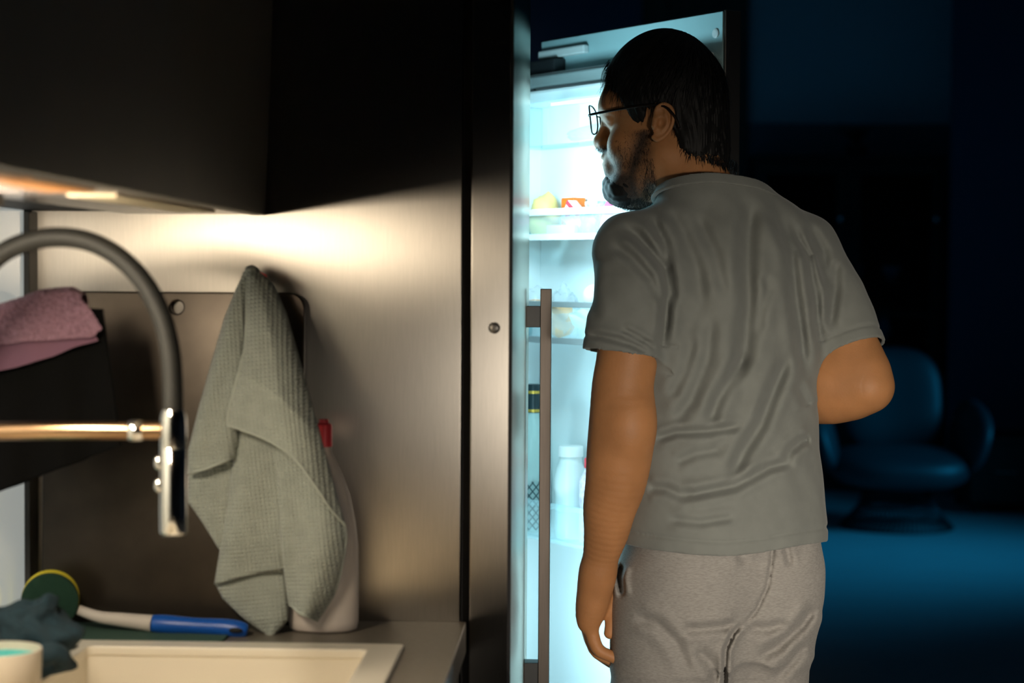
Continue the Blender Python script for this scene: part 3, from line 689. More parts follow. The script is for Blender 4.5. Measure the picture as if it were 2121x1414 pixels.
for x0, x1, kx in ((DX0+.002, xm-.002, xm-.05), (xm+.002, DX1-.002, DX1-.04)):
    b = MB()
    for lo, hi in (((x0,DY0,.10),(x0+.07,DY0+.028,DZ-.045)), ((x1-.07,DY0,.10),(x1,DY0+.028,DZ-.045)), ((x0+.07,DY0,.10),(x1-.07,DY0+.028,.18)), ((x0+.07,DY0,DZ-.12),(x1-.07,DY0+.028,DZ-.045)), ((x0+.07,DY0+.004,1.08),(x1-.07,DY0+.024,1.12))): b.box(lo, hi, .003)
    d = b.build('door', DARKWOOD, dc_)
    MB().box((x0+.07,DY0+.012,.18),(x1-.07,DY0+.016,DZ-.12)).build('pane', PANE, d)
    MB().ball((kx,DY0-.020,1.69), (.022,.022,.022), 16, 10).build('knob', CHROME, d, smooth=True)
GV = mat('pale glass vase', (.5,.58,.62), .15)
for i, (x, z, hgt, lab) in enumerate(((1.70,1.30,.16,'pale glass vase on the upper shelf of the dark cabinet'), (1.92,1.30,.10,'short pale bowl on the upper shelf beside the vase'), (1.88,.92,.20,'tall pale jug on the middle shelf of the dark cabinet'))):
    b = MB().lathe([(.03,0),(.05,hgt*.3),(.045,hgt*.6),(.02,hgt*.85),(.028,hgt)] if i != 1 else [(.03,0),(.06,.06),(.065,hgt)], (x, 12.25, z+.0005), 20)
    tag(b.build(('vase','bowl','jug')[i], GV, smooth=True), lab, ('vase','bowl','jug')[i])
# plant on the cabinet
pp = thing('potted_plant', (1.69, 12.22, DZ), 'spiky potted plant on top of the dark display cabinet', 'plant')
MB().lathe([(.045,0),(.06,.008),(.07,.07),(.062,.072),(.05,.06)], (1.69,12.22,DZ+.0005), 24).build('pot', DARKPL, pp, smooth=True, angle=40)
LEAF = mat('dark leaf', (.02,.035,.02), .5)
for k in range(18):
    a = k*2.4; rr = .09+.05*((k*7)%5)/5; hh = .20-.07*((k*3)%4)/4
    b = MB(); g = []
    for i in range(7):
        t = i/6; wv = .012*math.sin(PI*min(1,t*.9+.1))+.001
        c = Vector((math.cos(a)*rr*t**1.2, math.sin(a)*rr*t**1.2, .06+hh*(t-.25*t*t)))
        s_ = Vector((-math.sin(a), math.cos(a), 0))*wv
        g.append([Vector((1.69,12.22,DZ))+c-s_, Vector((1.69,12.22,DZ))+c+Vector((0,0,-.003)), Vector((1.69,12.22,DZ))+c+s_])
    b.grid(g); o = b.build('leaf', LEAF, pp, smooth=True); mm = o.modifiers.new('t','SOLIDIFY'); mm.thickness = .002
# low sideboard by the inner wall
sb = thing('sideboard', (2.75, 11.3, 0), 'low black sideboard beside the navy wall in the dark room', 'sideboard')
MB().box((2.17,10.95,.06),(3.35,11.55,.40),.004).build('body', DARKWOOD, sb)
MB().box((2.16,10.93,.40),(3.36,11.56,.43),.004).build('top', DARKWOOD, sb)
for x0 in (2.175, 2.57, 2.965):
    d = MB().box((x0,10.934,.07),(x0+.38,10.949,.395),.002).build('drawer', DARKWOOD, sb)
    MB().tube([(x0+.13,10.922,.24),(x0+.25,10.922,.24)], .006, 8).build('pull', STEEL_DARK, d)
for x, y in ((2.22,11.0),(3.30,11.0),(2.22,11.5),(3.30,11.5)): MB().box((x-.02,y-.02,0),(x+.02,y+.02,.06)).build('leg', DARKWOOD, sb)
# ------------------------------------------------------------------ the man
MS = 1.005                                               # stature: about 1.74 m
TM = Vector((.206, 3.015, 1.35*(1-MS))); ZF = -TM.z/MS; TH = math.radians(30)
RM = Matrix.Rotation(TH, 3, 'Z'); RMi = RM.transposed()
def L(p): return np.array(RMi @ (Vector(p)-TM))/MS          # world to body space: x his right, y forward
def Lp(px, py, Y): return L(P(px, py, Y*MS))
class Field:
    def __init__(s, lo, hi, h):
        s.lo, s.h = np.array(lo, float), h
        s.n = [int(math.ceil((b-a)/h))+1 for a, b in zip(lo, hi)]
        s.ax = [np.float32(lo[i]+h*np.arange(s.n[i])) for i in range(3)]
        s.d = np.full(s.n, .05, np.float32)
    def sub(s, lo, hi):
        sl = []
        for i in range(3):
            a = int(max(0, math.floor((lo[i]-s.lo[i])/s.h))); b = int(min(s.n[i], math.ceil((hi[i]-s.lo[i])/s.h)+1))
            if b <= a: return None, None
            sl.append(slice(a, b))
        g = np.meshgrid(*[s.ax[i][sl[i]] for i in range(3)], indexing='ij', sparse=True)
        return tuple(sl), g
    def op(s, f, lo, hi, k=0, mode='u', pad=.03):
        sl, g = s.sub(np.array(lo)-pad, np.array(hi)+pad)
        if sl is None: return
        a = s.d[sl]; b = f(*g).astype(np.float32)
        if mode == 'u':
            h = np.maximum(k-np.abs(a-b), 0)/k if k else 0
            s.d[sl] = np.minimum(a, b)-(h*h*k*.25 if k else 0)
        else:
            b = -b; h = np.maximum(k-np.abs(a-b), 0)/k if k else 0
            s.d[sl] = np.maximum(a, b)+(h*h*k*.25 if k else 0)
    def cap(s, a, b, ra, rb, k=.02, mode='u'):
        a, b = np.array(a, float), np.array(b, float); ab = b-a; q = 1/max(ab@ab, 1e-9); R = max(ra, rb)
        def f(x, y, z):
            t = np.clip(((x-a[0])*ab[0]+(y-a[1])*ab[1]+(z-a[2])*ab[2])*q, 0, 1)
            return np.sqrt((x-a[0]-t*ab[0])**2+(y-a[1]-t*ab[1])**2+(z-a[2]-t*ab[2])**2)-(ra+(rb-ra)*t)
        s.op(f, np.minimum(a, b)-R, np.maximum(a, b)+R, k, mode)
    def limb(s, pts, rs, k=.015, mode='u', n=4):
        pts = [Vector(p) for p in pts]; m = len(pts)
        if m > 2:
            Q = spline(pts, n); R_ = [Vector((r, 0, 0)) for r in rs]; R_ = [max(v.x, 1e-4) for v in spline(R_, n)]
        else: Q, R_ = pts, list(rs)
        Q = np.array([list(q) for q in Q]); mx = max(R_)
        def f(x, y, z):
            best = None
            for i in range(len(Q)-1):
                a, ab = Q[i], Q[i+1]-Q[i]; q = 1/max(ab@ab, 1e-9)
                t = np.clip(((x-a[0])*ab[0]+(y-a[1])*ab[1]+(z-a[2])*ab[2])*q, 0, 1)
                d = np.sqrt((x-a[0]-t*ab[0])**2+(y-a[1]-t*ab[1])**2+(z-a[2]-t*ab[2])**2)-(R_[i]+(R_[i+1]-R_[i])*t)
                best = d if best is None else np.minimum(best, d)
            return best
        s.op(f, Q.min(0)-mx, Q.max(0)+mx, k, mode)
    def ell(s, c, r, k=.02, mode='u', M=None):
        c, r = np.array(c, float), np.array(r, float); R = r.max()
        M = np.eye(3) if M is None else M
        def f(x, y, z):
            u, v, w_ = x-c[0], y-c[1], z-c[2]
            p = [(M[0][i]*u+M[1][i]*v+M[2][i]*w_) for i in range(3)]
            k0 = np.sqrt(sum((p[i]/r[i])**2 for i in range(3))); k1 = np.sqrt(sum((p[i]/r[i]**2)**2 for i in range(3)))
            return k0*(k0-1)/np.maximum(k1, 1e-6)
        s.op(f, c-R, c+R, k, mode)
    def trunk(s, prof, e=2.4, k=.03, mode='u', pad=0.):
        """prof rows: z, half width, half depth, x centre, y centre"""
        prof = np.array(prof, float); zf = np.linspace(prof[0,0], prof[-1,0], 200); w_ = .018/(zf[1]-zf[0]); kx = np.arange(-int(3*w_), int(3*w_)+1); kr = np.exp(-(kx/w_)**2/2); kr /= kr.sum()
        prof = np.stack([zf]+[np.convolve(np.pad(np.interp(zf, prof[:,0], prof[:,i]), len(kx)//2, mode='edge'), kr, 'valid') for i in range(1,5)], 1); zs = prof[:, 0]
        def f(x, y, z):
            A, B, xc, yc = [np.interp(z, zs, prof[:, i]) for i in (1, 2, 3, 4)]
            A, B = A+pad, B+pad
            q = (np.abs((x-xc)/A)**e+np.abs((y-yc)/B)**e)**(1/e)
            return np.maximum((q-1)*np.minimum(A, B)*.9, np.maximum(zs[0]-z, z-zs[-1]))
        m = max(prof[:, 1].max(), prof[:, 2].max())+pad
        s.op(f, (prof[:,3].min()-m, prof[:,4].min()-m, zs[0]), (prof[:,3].max()+m, prof[:,4].max()+m, zs[-1]), k, mode)
    def mesh(s, name, m, parent=None, local=True, adapt=0.0):
        g = vdb.FloatGrid(3*s.h); g.copyFromArray(np.ascontiguousarray(np.clip(s.d, -3*s.h, 3*s.h)), tolerance=1e-6)
        pts, tri, quads = g.convertToPolygons(0.0, adapt)
        pts = pts*s.h+s.lo
        me = bpy.data.meshes.new(name); nq, nt = len(quads), len(tri)
        me.vertices.add(len(pts)); me.vertices.foreach_set('co', pts.astype(np.float32).ravel())
        me.loops.add(nq*4+nt*3); me.loops.foreach_set('vertex_index', np.concatenate([quads[:, ::-1].ravel(), tri[:, ::-1].ravel()]).astype(np.int32))
        me.polygons.add(nq+nt)
        me.polygons.foreach_set('loop_start', np.concatenate([np.arange(nq)*4, nq*4+np.arange(nt)*3]).astype(np.int32))
        me.polygons.foreach_set('use_smooth', np.ones(nq+nt, bool))
        me.update(calc_edges=True); me.validate()
        me.materials.append(m)
        o = bpy.data.objects.new(name, me); COL.objects.link(o)
        if parent: o.parent = parent
        ORG[o.name] = Vector()
        return o
def subset(f, g):
    pass
man = thing('person', (TM.x, TM.y, 0), 'man in grey T-shirt and light grey joggers peering into the lit refrigerator', 'person', rz=TH)

def skin_material():
    m = mat('skin', (.45,.205,.082), .56, spec=.35, sss=.12, noise=.18, nscale=16, bump=.16, bscale=300)
    return m
SKIN = skin_material()
HAIR = mat('black hair', (.007,.0065,.0065), .62, noise=.3, nscale=200, spec=.25)
TEE = mat('grey jersey', (.185,.195,.180), .92, noise=.08, nscale=40, bump=.12, bscale=700, sheen=.15)
JOG = mat('light grey marl', (.31,.295,.272), .95, noise=.22, nscale=150, stretch=(1,1,5), bump=.25, bscale=500, sheen=.1, col2=(.235,.22,.205))

# key joints, read off the photograph and set at their own distances
sh_l, sh_r = np.array((-.163, 0, 1.386)), np.array((.171, .012, 1.394))
arm_l = [sh_l, Lp(1306,600,2.885), Lp(1300,730,2.875), Lp(1290,800,2.87), Lp(1290,870,2.868), Lp(1283,940,2.872), Lp(1275,1000,2.88), Lp(1263,1050,2.888), Lp(1256,1100,2.897), Lp(1245,1150,2.908), Lp(1238,1187,2.917)]
arm_lr = [.034, .046, .0455, .0460, .0500, .0490, .0452, .0400, .0340, .0272, .0240]
el_r = np.array((.198, -.102, 1.180)); wr_r = np.array((.065, .122, 1.135))
arm_r = [sh_r, (sh_r+el_r)/2+np.array((-.002,.0,.0)), el_r, el_r+.45*(wr_r-el_r)+np.array((0,0,-.006)), wr_r]
arm_rr = [.034, .043, .045, .042, .0265]
# head frame: turned further left than the body
HP = math.radians(39); HC = np.array((-.027, .086, 1.578))
HM = np.array(Matrix.Rotation(HP, 3, 'Z') @ Matrix.Rotation(math.radians(-3), 3, 'X'))     # columns: right, forward, up
def hd_(p): return HC+HM@np.array(p, float)

h = .0017
B = Field((-.265, -.20, .60), (.285, .30, 1.745), h)
# trunk, hips and legs (mostly under the clothes), kept slim
B.trunk([(.80,.130,.080,0,-.005),(.90,.138,.090,0,-.005),(1.05,.125,.070,0,.016),(1.20,.130,.072,0,.016),(1.33,.130,.066,0,.018),(1.40,.105,.055,0,.016),(1.45,.078,.050,0,.016),(1.47,.06,.055,-.005,.015)], k=.01)
for s in (-1, 1): B.limb([(s*.080,-.005,.86), (s*.088,.004,.66)], [.062,.058], .03)
# neck and shoulders
B.limb([(-.006,.014,1.42), (-.020,.048,1.50), (-.027,.075,1.56)], [.064,.056,.055], .03)
B.limb([(.0,.016,1.425), sh_l], [.034,.030], .03); B.limb([(.0,.016,1.425), sh_r], [.034,.030], .03)
B.limb(arm_l, arm_lr, .02); B.limb(arm_r, arm_rr, .02)
# elbow point of the hanging arm and muscle of the forearm
B.ell(Lp(1312,886,2.838), (.024,.018,.030), .03)
B.ell(el_r+np.array((.004,-.020,-.006)), (.030,.026,.028), .03)
B.ell(el_r+.16*(wr_r-el_r)+np.array((-.012,.0,.012)), (.043,.043,.043), .04)
# cranium and face
def he(c, r, k=.02, mode='u', rot=None):
    M = HM if rot is None else HM@np.array(rot)
    B.ell(hd_(c), r, k, mode, M)
he((0,.017,.052), (.070,.086,.084), .03)
he((0,.045,-.02), (.061,.058,.085), .03)
he((0,.072,-.080), (.036,.032,.034), .03)
for s in (-1, 1):
    B.cap(hd_((s*.056,.002,-.045)), hd_((s*.026,.078,-.095)), .020, .022, .03)
    he((s*.040,.070,-.026), (.028,.028,.026), .02)
    he((s*.033,.100,.016), (.019,.013,.013), .012, 's')
    he((s*.032,.086,.014), (.0135,.0135,.0125), .004)
    B.cap(hd_((s*.012,.109,.036)), hd_((s*.050,.089,.036)), .009, .008, .014)
    B.cap(hd_((s*.020,.101,.0225)), hd_((s*.044,.090,.019)), .0042, .0036, .004)
he((0,.095,.045), (.048,.018,.030), .03)
B.cap(hd_((0,.106,.030)), hd_((0,.124,-.010)), .0085, .0115, .012)
he((0,.125,-.014), (.0125,.0115,.0105), .008)
for s in (-1, 1): he((s*.012,.116,-.017), (.0085,.0105,.0085), .006)
he((0,.102,-.050), (.030,.018,.026), .02)
he((0,.115,-.039), (.021,.0085,.0055), .006); he((0,.113,-.049), (.019,.0085,.0065), .005)
B.cap(hd_((-.02,.119,-.0437)), hd_((.02,.119,-.0437)), .002, .002, .004, 's')
# ears
for s in (-1, 1):
    rx = Matrix.Rotation(s*math.radians(-24), 3, 'Z') @ Matrix.Rotation(math.radians(12), 3, 'X')
    R3 = np.array(rx)
    def ear(c): return (s*.073+.88*(R3@np.array((s*c[0], c[1], c[2])))[0], -.002+.88*(R3@np.array((s*c[0], c[1], c[2])))[1], .002+.9*(R3@np.array((s*c[0], c[1], c[2])))[2])
    he(ear((.006,0,.002)), (.005,.0145,.026), .006, rot=R3)
    rim = [(.004,.014,.012),(.007,.012,.025),(.010,.001,.032),(.012,-.012,.027),(.0125,-.018,.012),(.0115,-.0165,-.006),(.009,-.009,-.021),(.006,.002,-.029),(.004,.010,-.026)]
    B.limb([hd_(ear(c)) for c in rim], [.0027,.0030,.0032,.0032,.0031,.0030,.0032,.0045,.0038], .003)
    anti = [(.010,.001,.020),(.011,-.007,.010),(.0105,-.0085,-.002),(.009,-.003,-.013)]
    B.limb([hd_(ear(c)) for c in anti], [.0024]*4, .003)
    he(ear((.014,.002,-.001)), (.0075,.0065,.0085), .003, 's', rot=R3)
    he(ear((.013,.004,.020)), (.004,.0045,.007), .003, 's', rot=R3)
    B.cap(hd_(ear((.008,.0125,.004))), hd_(ear((.010,.0125,-.008))), .0042, .0042, .004)
# hands
def finger(root, pts, rs): B.limb([np.array(root)]+[np.array(p) for p in pts], rs, .006)
wl_ = arm_l[-1]
B.limb([wl_, Lp(1232,1225,2.925), Lp(1224,1262,2.93), Lp(1219,1290,2.932)], [.0240,.0255,.0225,.0150], .02)
def off(p, dx=0, dy=0, dz=0): return np.array(RMi@Vector((dx, dy, dz)))+p
palm = [Lp(1232,1215,2.925), Lp(1220,1284,2.93)]
for q, (lx, ly) in enumerate(((0,0),(-.004,.021),(-.007,.042),(-.006,.062))):
    a = off(palm[0], lx*.5, ly*.75); c = off(palm[1], lx, ly)
    B.cap(a, c, .0190-.0005*q, .0128, .015)
fl = [((1236,1340),(1266,1359),(1298,1373)), ((1231,1348),(1262,1370),(1300,1387)), ((1229,1348),(1256,1372),(1290,1390)), ((1222,1338),(1240,1368),(1266,1388))]
for q, (lx, ly) in enumerate(((0,0),(-.004,.021),(-.007,.042),(-.006,.062))):
    root = off(palm[1], lx, ly)
    pts = [off(Lp(x, y, 2.93), 0, ly*(1-.05*i)) for i, (x, y) in enumerate(fl[q])]
    finger(root, pts, [.0112,.0098,.0090,.0078])
th = [off(Lp(1250,1195,2.93), 0, .020), off(Lp(1270,1224,2.93), 0, .016), off(Lp(1272,1266,2.93), 0, .012), off(Lp(1264,1313,2.93), 0, .010)]
B.limb(th, [.015,.0145,.0115,.0094], .012)
# right hand resting on the belly
hx_ = (wr_r-el_r)/np.linalg.norm(wr_r-el_r)
side = np.array((.0,.0,1.0)); side -= hx_*(side@hx_)
pr = wr_r+hx_*.085
B.cap(wr_r, wr_r+hx_*.05, .024, .024, .02)
inward = np.cross(hx_, side); inward = inward if inward[1] < 0 else -inward
for q, w_ in enumerate((-.030,-.010,.010,.029)):
    c = pr+side*w_; ll = (.030,.040,.043,.036)[q]
    B.cap(wr_r+hx_*.02+side*w_*.6, c, .0165, .0125, .015)
    finger(c, [c+hx_*ll+inward*.004, c+hx_*(ll+.022)+inward*.016, c+hx_*(ll+.036)+inward*.032], [.0112,.010,.009,.0078])
B.limb([wr_r+hx_*.025+side*.024, wr_r+hx_*.050+side*.050+inward*.012, wr_r+hx_*.085+side*.062+inward*.022], [.016,.0125,.0095], .012)
body = B.mesh('body', SKIN, man)
del B

# ------------------------------------------------------------------ clothes
def polyline_dist(px, py, pts):
    best = np.full(px.shape, 1e9, np.float32); tt = np.zeros(px.shape, np.float32); n = len(pts)-1
    for i in range(n):
        ax_, ay = pts[i]; bx_, by = pts[i+1]; dx, dy = bx_-ax_, by-ay; q = 1/(dx*dx+dy*dy)
        t = np.clip(((px-ax_)*dx+(py-ay)*dy)*q, 0, 1); d = np.hypot(px-ax_-t*dx, py-ay-t*dy)
        m = d < best; best[m] = d[m]; tt[m] = (i+t[m])/n
    return best, tt
def project(pts):
    """photo pixels of body-space points (used to lay the fold lines on the cloth)"""
    W = MS*(pts@np.array(RM).T)+np.array(TM)-np.array(CAM); C = W@np.array(RCAM)
    return 1060.5+FPX*C[:, 0]/-C[:, 2], 707-FPX*C[:, 1]/-C[:, 2]
def fold_field(F, folds, back, wr=.0016, gain=1.5):
    """push creases into the field F where it is close to the cloth surface"""
    idx = np.nonzero(np.abs(F.d) < .038)
    pts = np.stack([F.ax[i][idx[i]] for i in range(3)], 1).astype(np.float32)
    px, py = project(pts); px = px.astype(np.float32); py = py.astype(np.float32)
    wgt = np.clip((back-pts[:, 1])/.05, 0, 1)
    out = np.zeros(len(pts), np.float32)
    for pl, amp, wd in folds:
        amp, wd = amp*gain, wd*1.15
        x0, x1 = min(p[0] for p in pl)-4*wd, max(p[0] for p in pl)+4*wd; y0, y1 = min(p[1] for p in pl)-4*wd, max(p[1] for p in pl)+4*wd
        m = np.nonzero((px > x0) & (px < x1) & (py > y0) & (py < y1) & (wgt > 0))[0]
        if not len(m): continue
        d, t = polyline_dist(px[m], py[m], pl)
        e = np.clip(t/.18, 0, 1)*np.clip((1-t)/.18, 0, 1); e = e*e*(3-2*e)
        out[m] += amp*e*(np.exp(-(d/wd)**2)-(.45 if wd > 4.5 else 0)*np.exp(-((d-2.1*wd)/(1.1*wd))**2))
    out *= wgt
    # soft overall crumple, stretched downwards
    if wr:
        out += wr*np.sin(pts[:,0]*38+3*np.sin(pts[:,2]*9)+pts[:,1]*20)*np.sin(pts[:,2]*13+pts[:,0]*11)
        out += wr*.5*np.sin(pts[:,0]*90+5*np.sin(pts[:,2]*17))*np.sin(pts[:,2]*31+pts[:,1]*40)
    F.d[idx] += out
# --- T-shirt
hs = .0027
TP = [(.88,.170,.142,-.002,-.012),(.96,.169,.138,-.002,-.012),(1.04,.166,.124,.0,-.005),(1.12,.163,.117,0,-.002),(1.22,.168,.118,0,-.002),(1.31,.176,.116,0,-.004),(1.37,.163,.104,0,-.004),(1.42,.112,.084,0,-.002),(1.455,.086,.073,-.004,.008),(1.49,.074,.068,-.008,.018),(1.54,.064,.066,-.014,.04)]
sl_l_end = Lp(1288,733,2.875); sl_r_end = sh_r+(el_r-sh_r)*.78+np.array((.006,0,0))
def shirt(pad, cut):
    F = Field((-.275, -.20, .91), (.285, .20, 1.53), hs)
    F.trunk(TP, 2.3, .02, pad=pad)
    for sh, s in ((sh_l, -1), (sh_r, 1)):
        F.limb([(s*.03,.004,1.452), (s*.095,.0,1.425-.015*(s < 0)), sh+np.array((0,0,-.004))], [.049+pad,.048+pad,.048+pad], .03)
    for pts, rs in (([sh_l, Lp(1306,600,2.885), sl_l_end, Lp(1290,800,2.872)], (.051,.057,.060,.060)), ([sh_r, (sh_r+sl_r_end)/2+np.array((.004,0,0)), sl_r_end, sl_r_end+.06*(el_r-sh_r)], (.051,.056,.056,.056))):
        G = Field((-.275, -.20, .91), (.285, .20, 1.53), hs)
        G.limb(pts, [r+pad for r in rs], .02)
        if True:
            c = np.array(pts[2]); ax_ = np.array(pts[2])-np.array(pts[1]); ax_ = ax_/np.linalg.norm(ax_)
            X, Y, Z = np.meshgrid(*G.ax, indexing='ij', sparse=True)
            G.d = np.maximum(G.d, ((X-c[0])*ax_[0]+(Y-c[1])*ax_[1]+(Z-c[2])*ax_[2]-(0 if cut else .0065)).astype(np.float32))
        k = .022; hh = np.maximum(k-np.abs(F.d-G.d), 0)/k
        F.d = np.minimum(F.d, G.d)-hh*hh*k*.25
    return F
FOLDS = [
 ([(1556,400),(1548,500),(1546,600),(1545,700),(1520,800)], .0042, 22),
 ([(1440,420),(1450,520),(1440,640),(1420,760)], .003, 24),
 ([(1557,400),(1549,480),(1547,560),(1552,640),(1540,740),(1518,840)], .0075, 13),
 ([(1281,460),(1320,488),(1349,519),(1375,556),(1383,610),(1378,673),(1367,745)], .0085, 9),
 ([(1262,500),(1310,535),(1350,580),(1376,640)], .004, 8),
 ([(1345,439),(1373,499),(1392,572),(1400,640)], .0055, 9),
 ([(1385,430),(1415,480),(1445,560),(1458,650)], .003, 10),
 ([(1440,440),(1480,520),(1505,620)], .003, 10),
 ([(1600,420),(1640,520),(1648,612),(1660,700),(1664,790)], .0065, 11),
 ([(1630,440),(1672,530),(1690,640),(1700,730)], .0045, 9),
 ([(1672,460),(1705,520),(1718,600)], .004, 8),
 ([(1731,535),(1731,600),(1717,690)], .005, 8),
 ([(1640,720),(1605,800),(1575,880),(1539,937),(1508,1004)], .0085, 11),
 ([(1548,725),(1520,770),(1486,830),(1465,890)], .006, 10),
 ([(1478,640),(1465,740),(1430,830),(1395,880)], .005, 11),
 ([(1440,690),(1420,770),(1388,830)], .0035, 10),
 ([(1585,560),(1590,600),(1578,650),(1572,700)], .003, 8),
 ([(1405,1018),(1440,1023),(1523,1006),(1593,968),(1655,952)], .006, 8),
 ([(1350,912),(1400,896),(1469,892),(1550,880)], .0045, 7),
 ([(1622,956),(1640,930),(1660,914),(1680,908)], .005, 8),
 ([(1650,790),(1664,820),(1676,845)], .0028, 8),
 ([(1340,1010),(1380,1012),(1440,1040)], .004, 8),
 ([(1380,1075),(1450,1082),(1530,1070)], .003, 7),
 ([(1215,690),(1260,700),(1310,712),(1355,735)], .0045, 6),
 ([(1285,680),(1325,700),(1362,725)], .004, 5),
 ([(1230,520),(1225,600),(1235,670)], .002, 9),
 ([(1395,960),(1440,940),(1500,930)], .003, 8),
]
Fo, Fi = shirt(0, True), shirt(0, False)
delta = Fi.d-Fo.d                                      # zero except past the sleeve ends
Fi.d += 0
fold_field(Fi, FOLDS, .05); cutx = Fo.d
base = Fi.d
X, Y, Z = np.meshgrid(*Fi.ax, indexing='ij', sparse=True)
hem_z = .938+.004*np.sin(X*22)+.006*(Y > 0)*Y*10
outer = np.maximum(base, np.where(delta < -.0005, cutx, -1))
outer = np.maximum(outer, (hem_z-Z))
# stitched hem and cuff lines
outer = outer+(.0022*np.exp(-((Z-hem_z-.021)/.0027)**2)).astype(np.float32)
cuff = 1.4
for pts, s in (([Lp(1305,600,2.885), sl_l_end], 0), ([(sh_r+sl_r_end)/2+np.array((.004,0,0)), sl_r_end], 1)):
    c = np.array(pts[1]); ax_ = np.array(pts[1])-np.array(pts[0]); ax_ = ax_/np.linalg.norm(ax_)
    q = ((X-c[0])*ax_[0]+(Y-c[1])*ax_[1]+(Z-c[2])*ax_[2])
    near = np.sqrt((X-c[0])**2+(Y-c[1])**2+(Z-c[2])**2) < .085
    cuff = np.minimum(cuff, np.where(np.sqrt((X-c[0])**2+(Y-c[1])**2+(Z-c[2])**2) < .10, np.abs(q)/.045, 1.4))
    outer = outer+np.where(near, .0020*np.exp(-((q+.020)/.0026)**2), 0).astype(np.float32)
# neck opening: a plane that drops towards the front
NC = np.array((-.008,.012,1.478)); NN = np.array((.10,.30,1.0)); NN = NN/np.linalg.norm(NN)
NC2 = NC
qn = ((X-NC[0])*NN[0]+(Y-NC[1])*NN[1]+(Z-NC[2])*NN[2])
outer = np.maximum(outer, qn.astype(np.float32))
thk = .0055+.0055*np.clip(np.minimum(np.minimum((Z-hem_z)/.05, -qn/.04), cuff)-.4, 0, 1)
shell = np.maximum(outer, -(base+thk))
Fi.d = shell.astype(np.float32)
tee = Fi.mesh('t_shirt', TEE, man); tag(tee, 'plain grey short-sleeved T-shirt')
# ribbed collar band around the neck opening
Cf = Field((-.14, -.12, 1.41), (.12, .14, 1.54), .0018)
Cf.trunk(TP, 2.3, .02, pad=.0028)
for s in (-1, 1): Cf.limb([(s*.03,.004,1.452), (s*.095,.0,1.420)], [.053,.052], .03)
Xc, Yc, Zc = np.meshgrid(*Cf.ax, indexing='ij', sparse=True)
qc = ((Xc-NC[0])*NN[0]+(Yc-NC[1])*NN[1]+(Zc-NC[2])*NN[2])
ib = Cf.d.copy()
Cf.d = np.maximum(np.maximum(ib, -(ib+.0058)), np.maximum(qc-.004, -(qc+.0135))).astype(np.float32)
Cf.mesh('collar', TEE, man)
del Fo, Fi, outer, base, shell, Cf, delta, cutx

# --- jogging trousers
hj = .0034
J = Field((-.25, -.22, .04), (.25, .22, 1.02), hj)
J.trunk([(.765,.134,.085,-.006,-.014),(.84,.149,.112,-.005,-.008),(.90,.150,.116,-.004,-.010),(.96,.150,.116,-.003,-.008),(1.00,.148,.110,-.002,-.004)], 2.3, .02)
for s in (-1, 1):
    J.ell((s*.070-.005,-.058,.885), (.080,.070,.098), .035)
    J.limb([(s*.074-.007,-.008,.84), (s*.078-.010,.000,.66), (s*.096-.006,.012,.48), (s*.10,-.012,.13+ZF), (s*.10,-.012,.085+ZF)], [.092,.090,.076,.058,.049], .045)
JF = [
 ([(1602,1080),(1599,1160),(1590,1215),(1568,1262),(1540,1296)], .0055, 3.6),
 ([(1540,1288),(1518,1312),(1503,1345),(1500,1414),(1500,1480)], .007, 4.2),
 ([(1408,1304),(1450,1303),(1500,1298),(1534,1290)], .005, 8),
 ([(1545,1300),(1590,1302),(1640,1290)], .004, 8),
 ([(1565,1365),(1610,1340),(1660,1295),(1690,1250)], .0065, 9),
 ([(1440,1345),(1470,1370),(1490,1414)], .005, 10),
 ([(1622,1105),(1630,1140),(1638,1175)], .004, 6),
 ([(1290,1165),(1283,1195),(1289,1238)], .006, 5),
 ([(1560,1110),(1535,1150),(1545,1170)], .003, 8),
 ([(1310,1275),(1360,1290),(1400,1330),(1430,1400)], .004, 10),
 ([(1600,1414),(1640,1370),(1670,1330)], .004, 8),
]
fold_field(J, JF, .06, .0014)
J.mesh('trousers', JOG, man)
Z_ = Field((-.18,-.11,ZF-.006),(.18,.21,.14+ZF), .003)
for s in (-1, 1):
    Z_.limb([(s*.096,-.045,.05+ZF), (s*.102,.06,.046+ZF), (s*.110,.150,.034+ZF)], [.047,.049,.040], .03)
    Z_.ell((s*.103,.055,.012+ZF), (.046,.135,.018), .02)
Z_.d = np.maximum(Z_.d, -np.float32(Z_.ax[2])[None, None, :]+ZF+.0005)
Z_.mesh('slippers', mat('dark felt slippers', (.03,.03,.035), .9), man)
del J, Z_

# ------------------------------------------------------------------ hair, beard, glasses
HMv = Matrix([list(r) for r in HM]); HCv = Vector(HC)
def H2(p): return HCv+HMv@Vector(p)
YB = [-.13,-.10,-.075,-.050,-.038,-.028,-.022,-.014,.000,.014,.024,.032,.044,.052,.062,.076,.090,.13]
ZBn = [-.080,-.075,-.062,-.054,-.046,-.034,-.010,.020,.034,.034,.022,-.004,-.016,.012,.042,.060,.072,.080]
K = Field((-.20, -.13, 1.47), (.16, .24, 1.76), .0022)
def hk_(c, r, k=.02): K.ell(hd_(c), r, k, 'u', HM)
hk_((0,.012,.054), (.0795,.096,.093)); hk_((0,.042,.080), (.060,.058,.056), .03); hk_((0,.012,.108), (.040,.050,.043), .03); hk_((0,-.030,-.022), (.071,.055,.104), .025)
gx, gy, gz = np.meshgrid(*K.ax, indexing='ij')
pp_ = np.stack([gx.ravel(), gy.ravel(), gz.ravel()], 1)-HC; ql = pp_@HM
ang = np.arctan2(ql[:,0], ql[:,1]+.02)
zb = np.interp(ql[:,1], YB, ZBn)
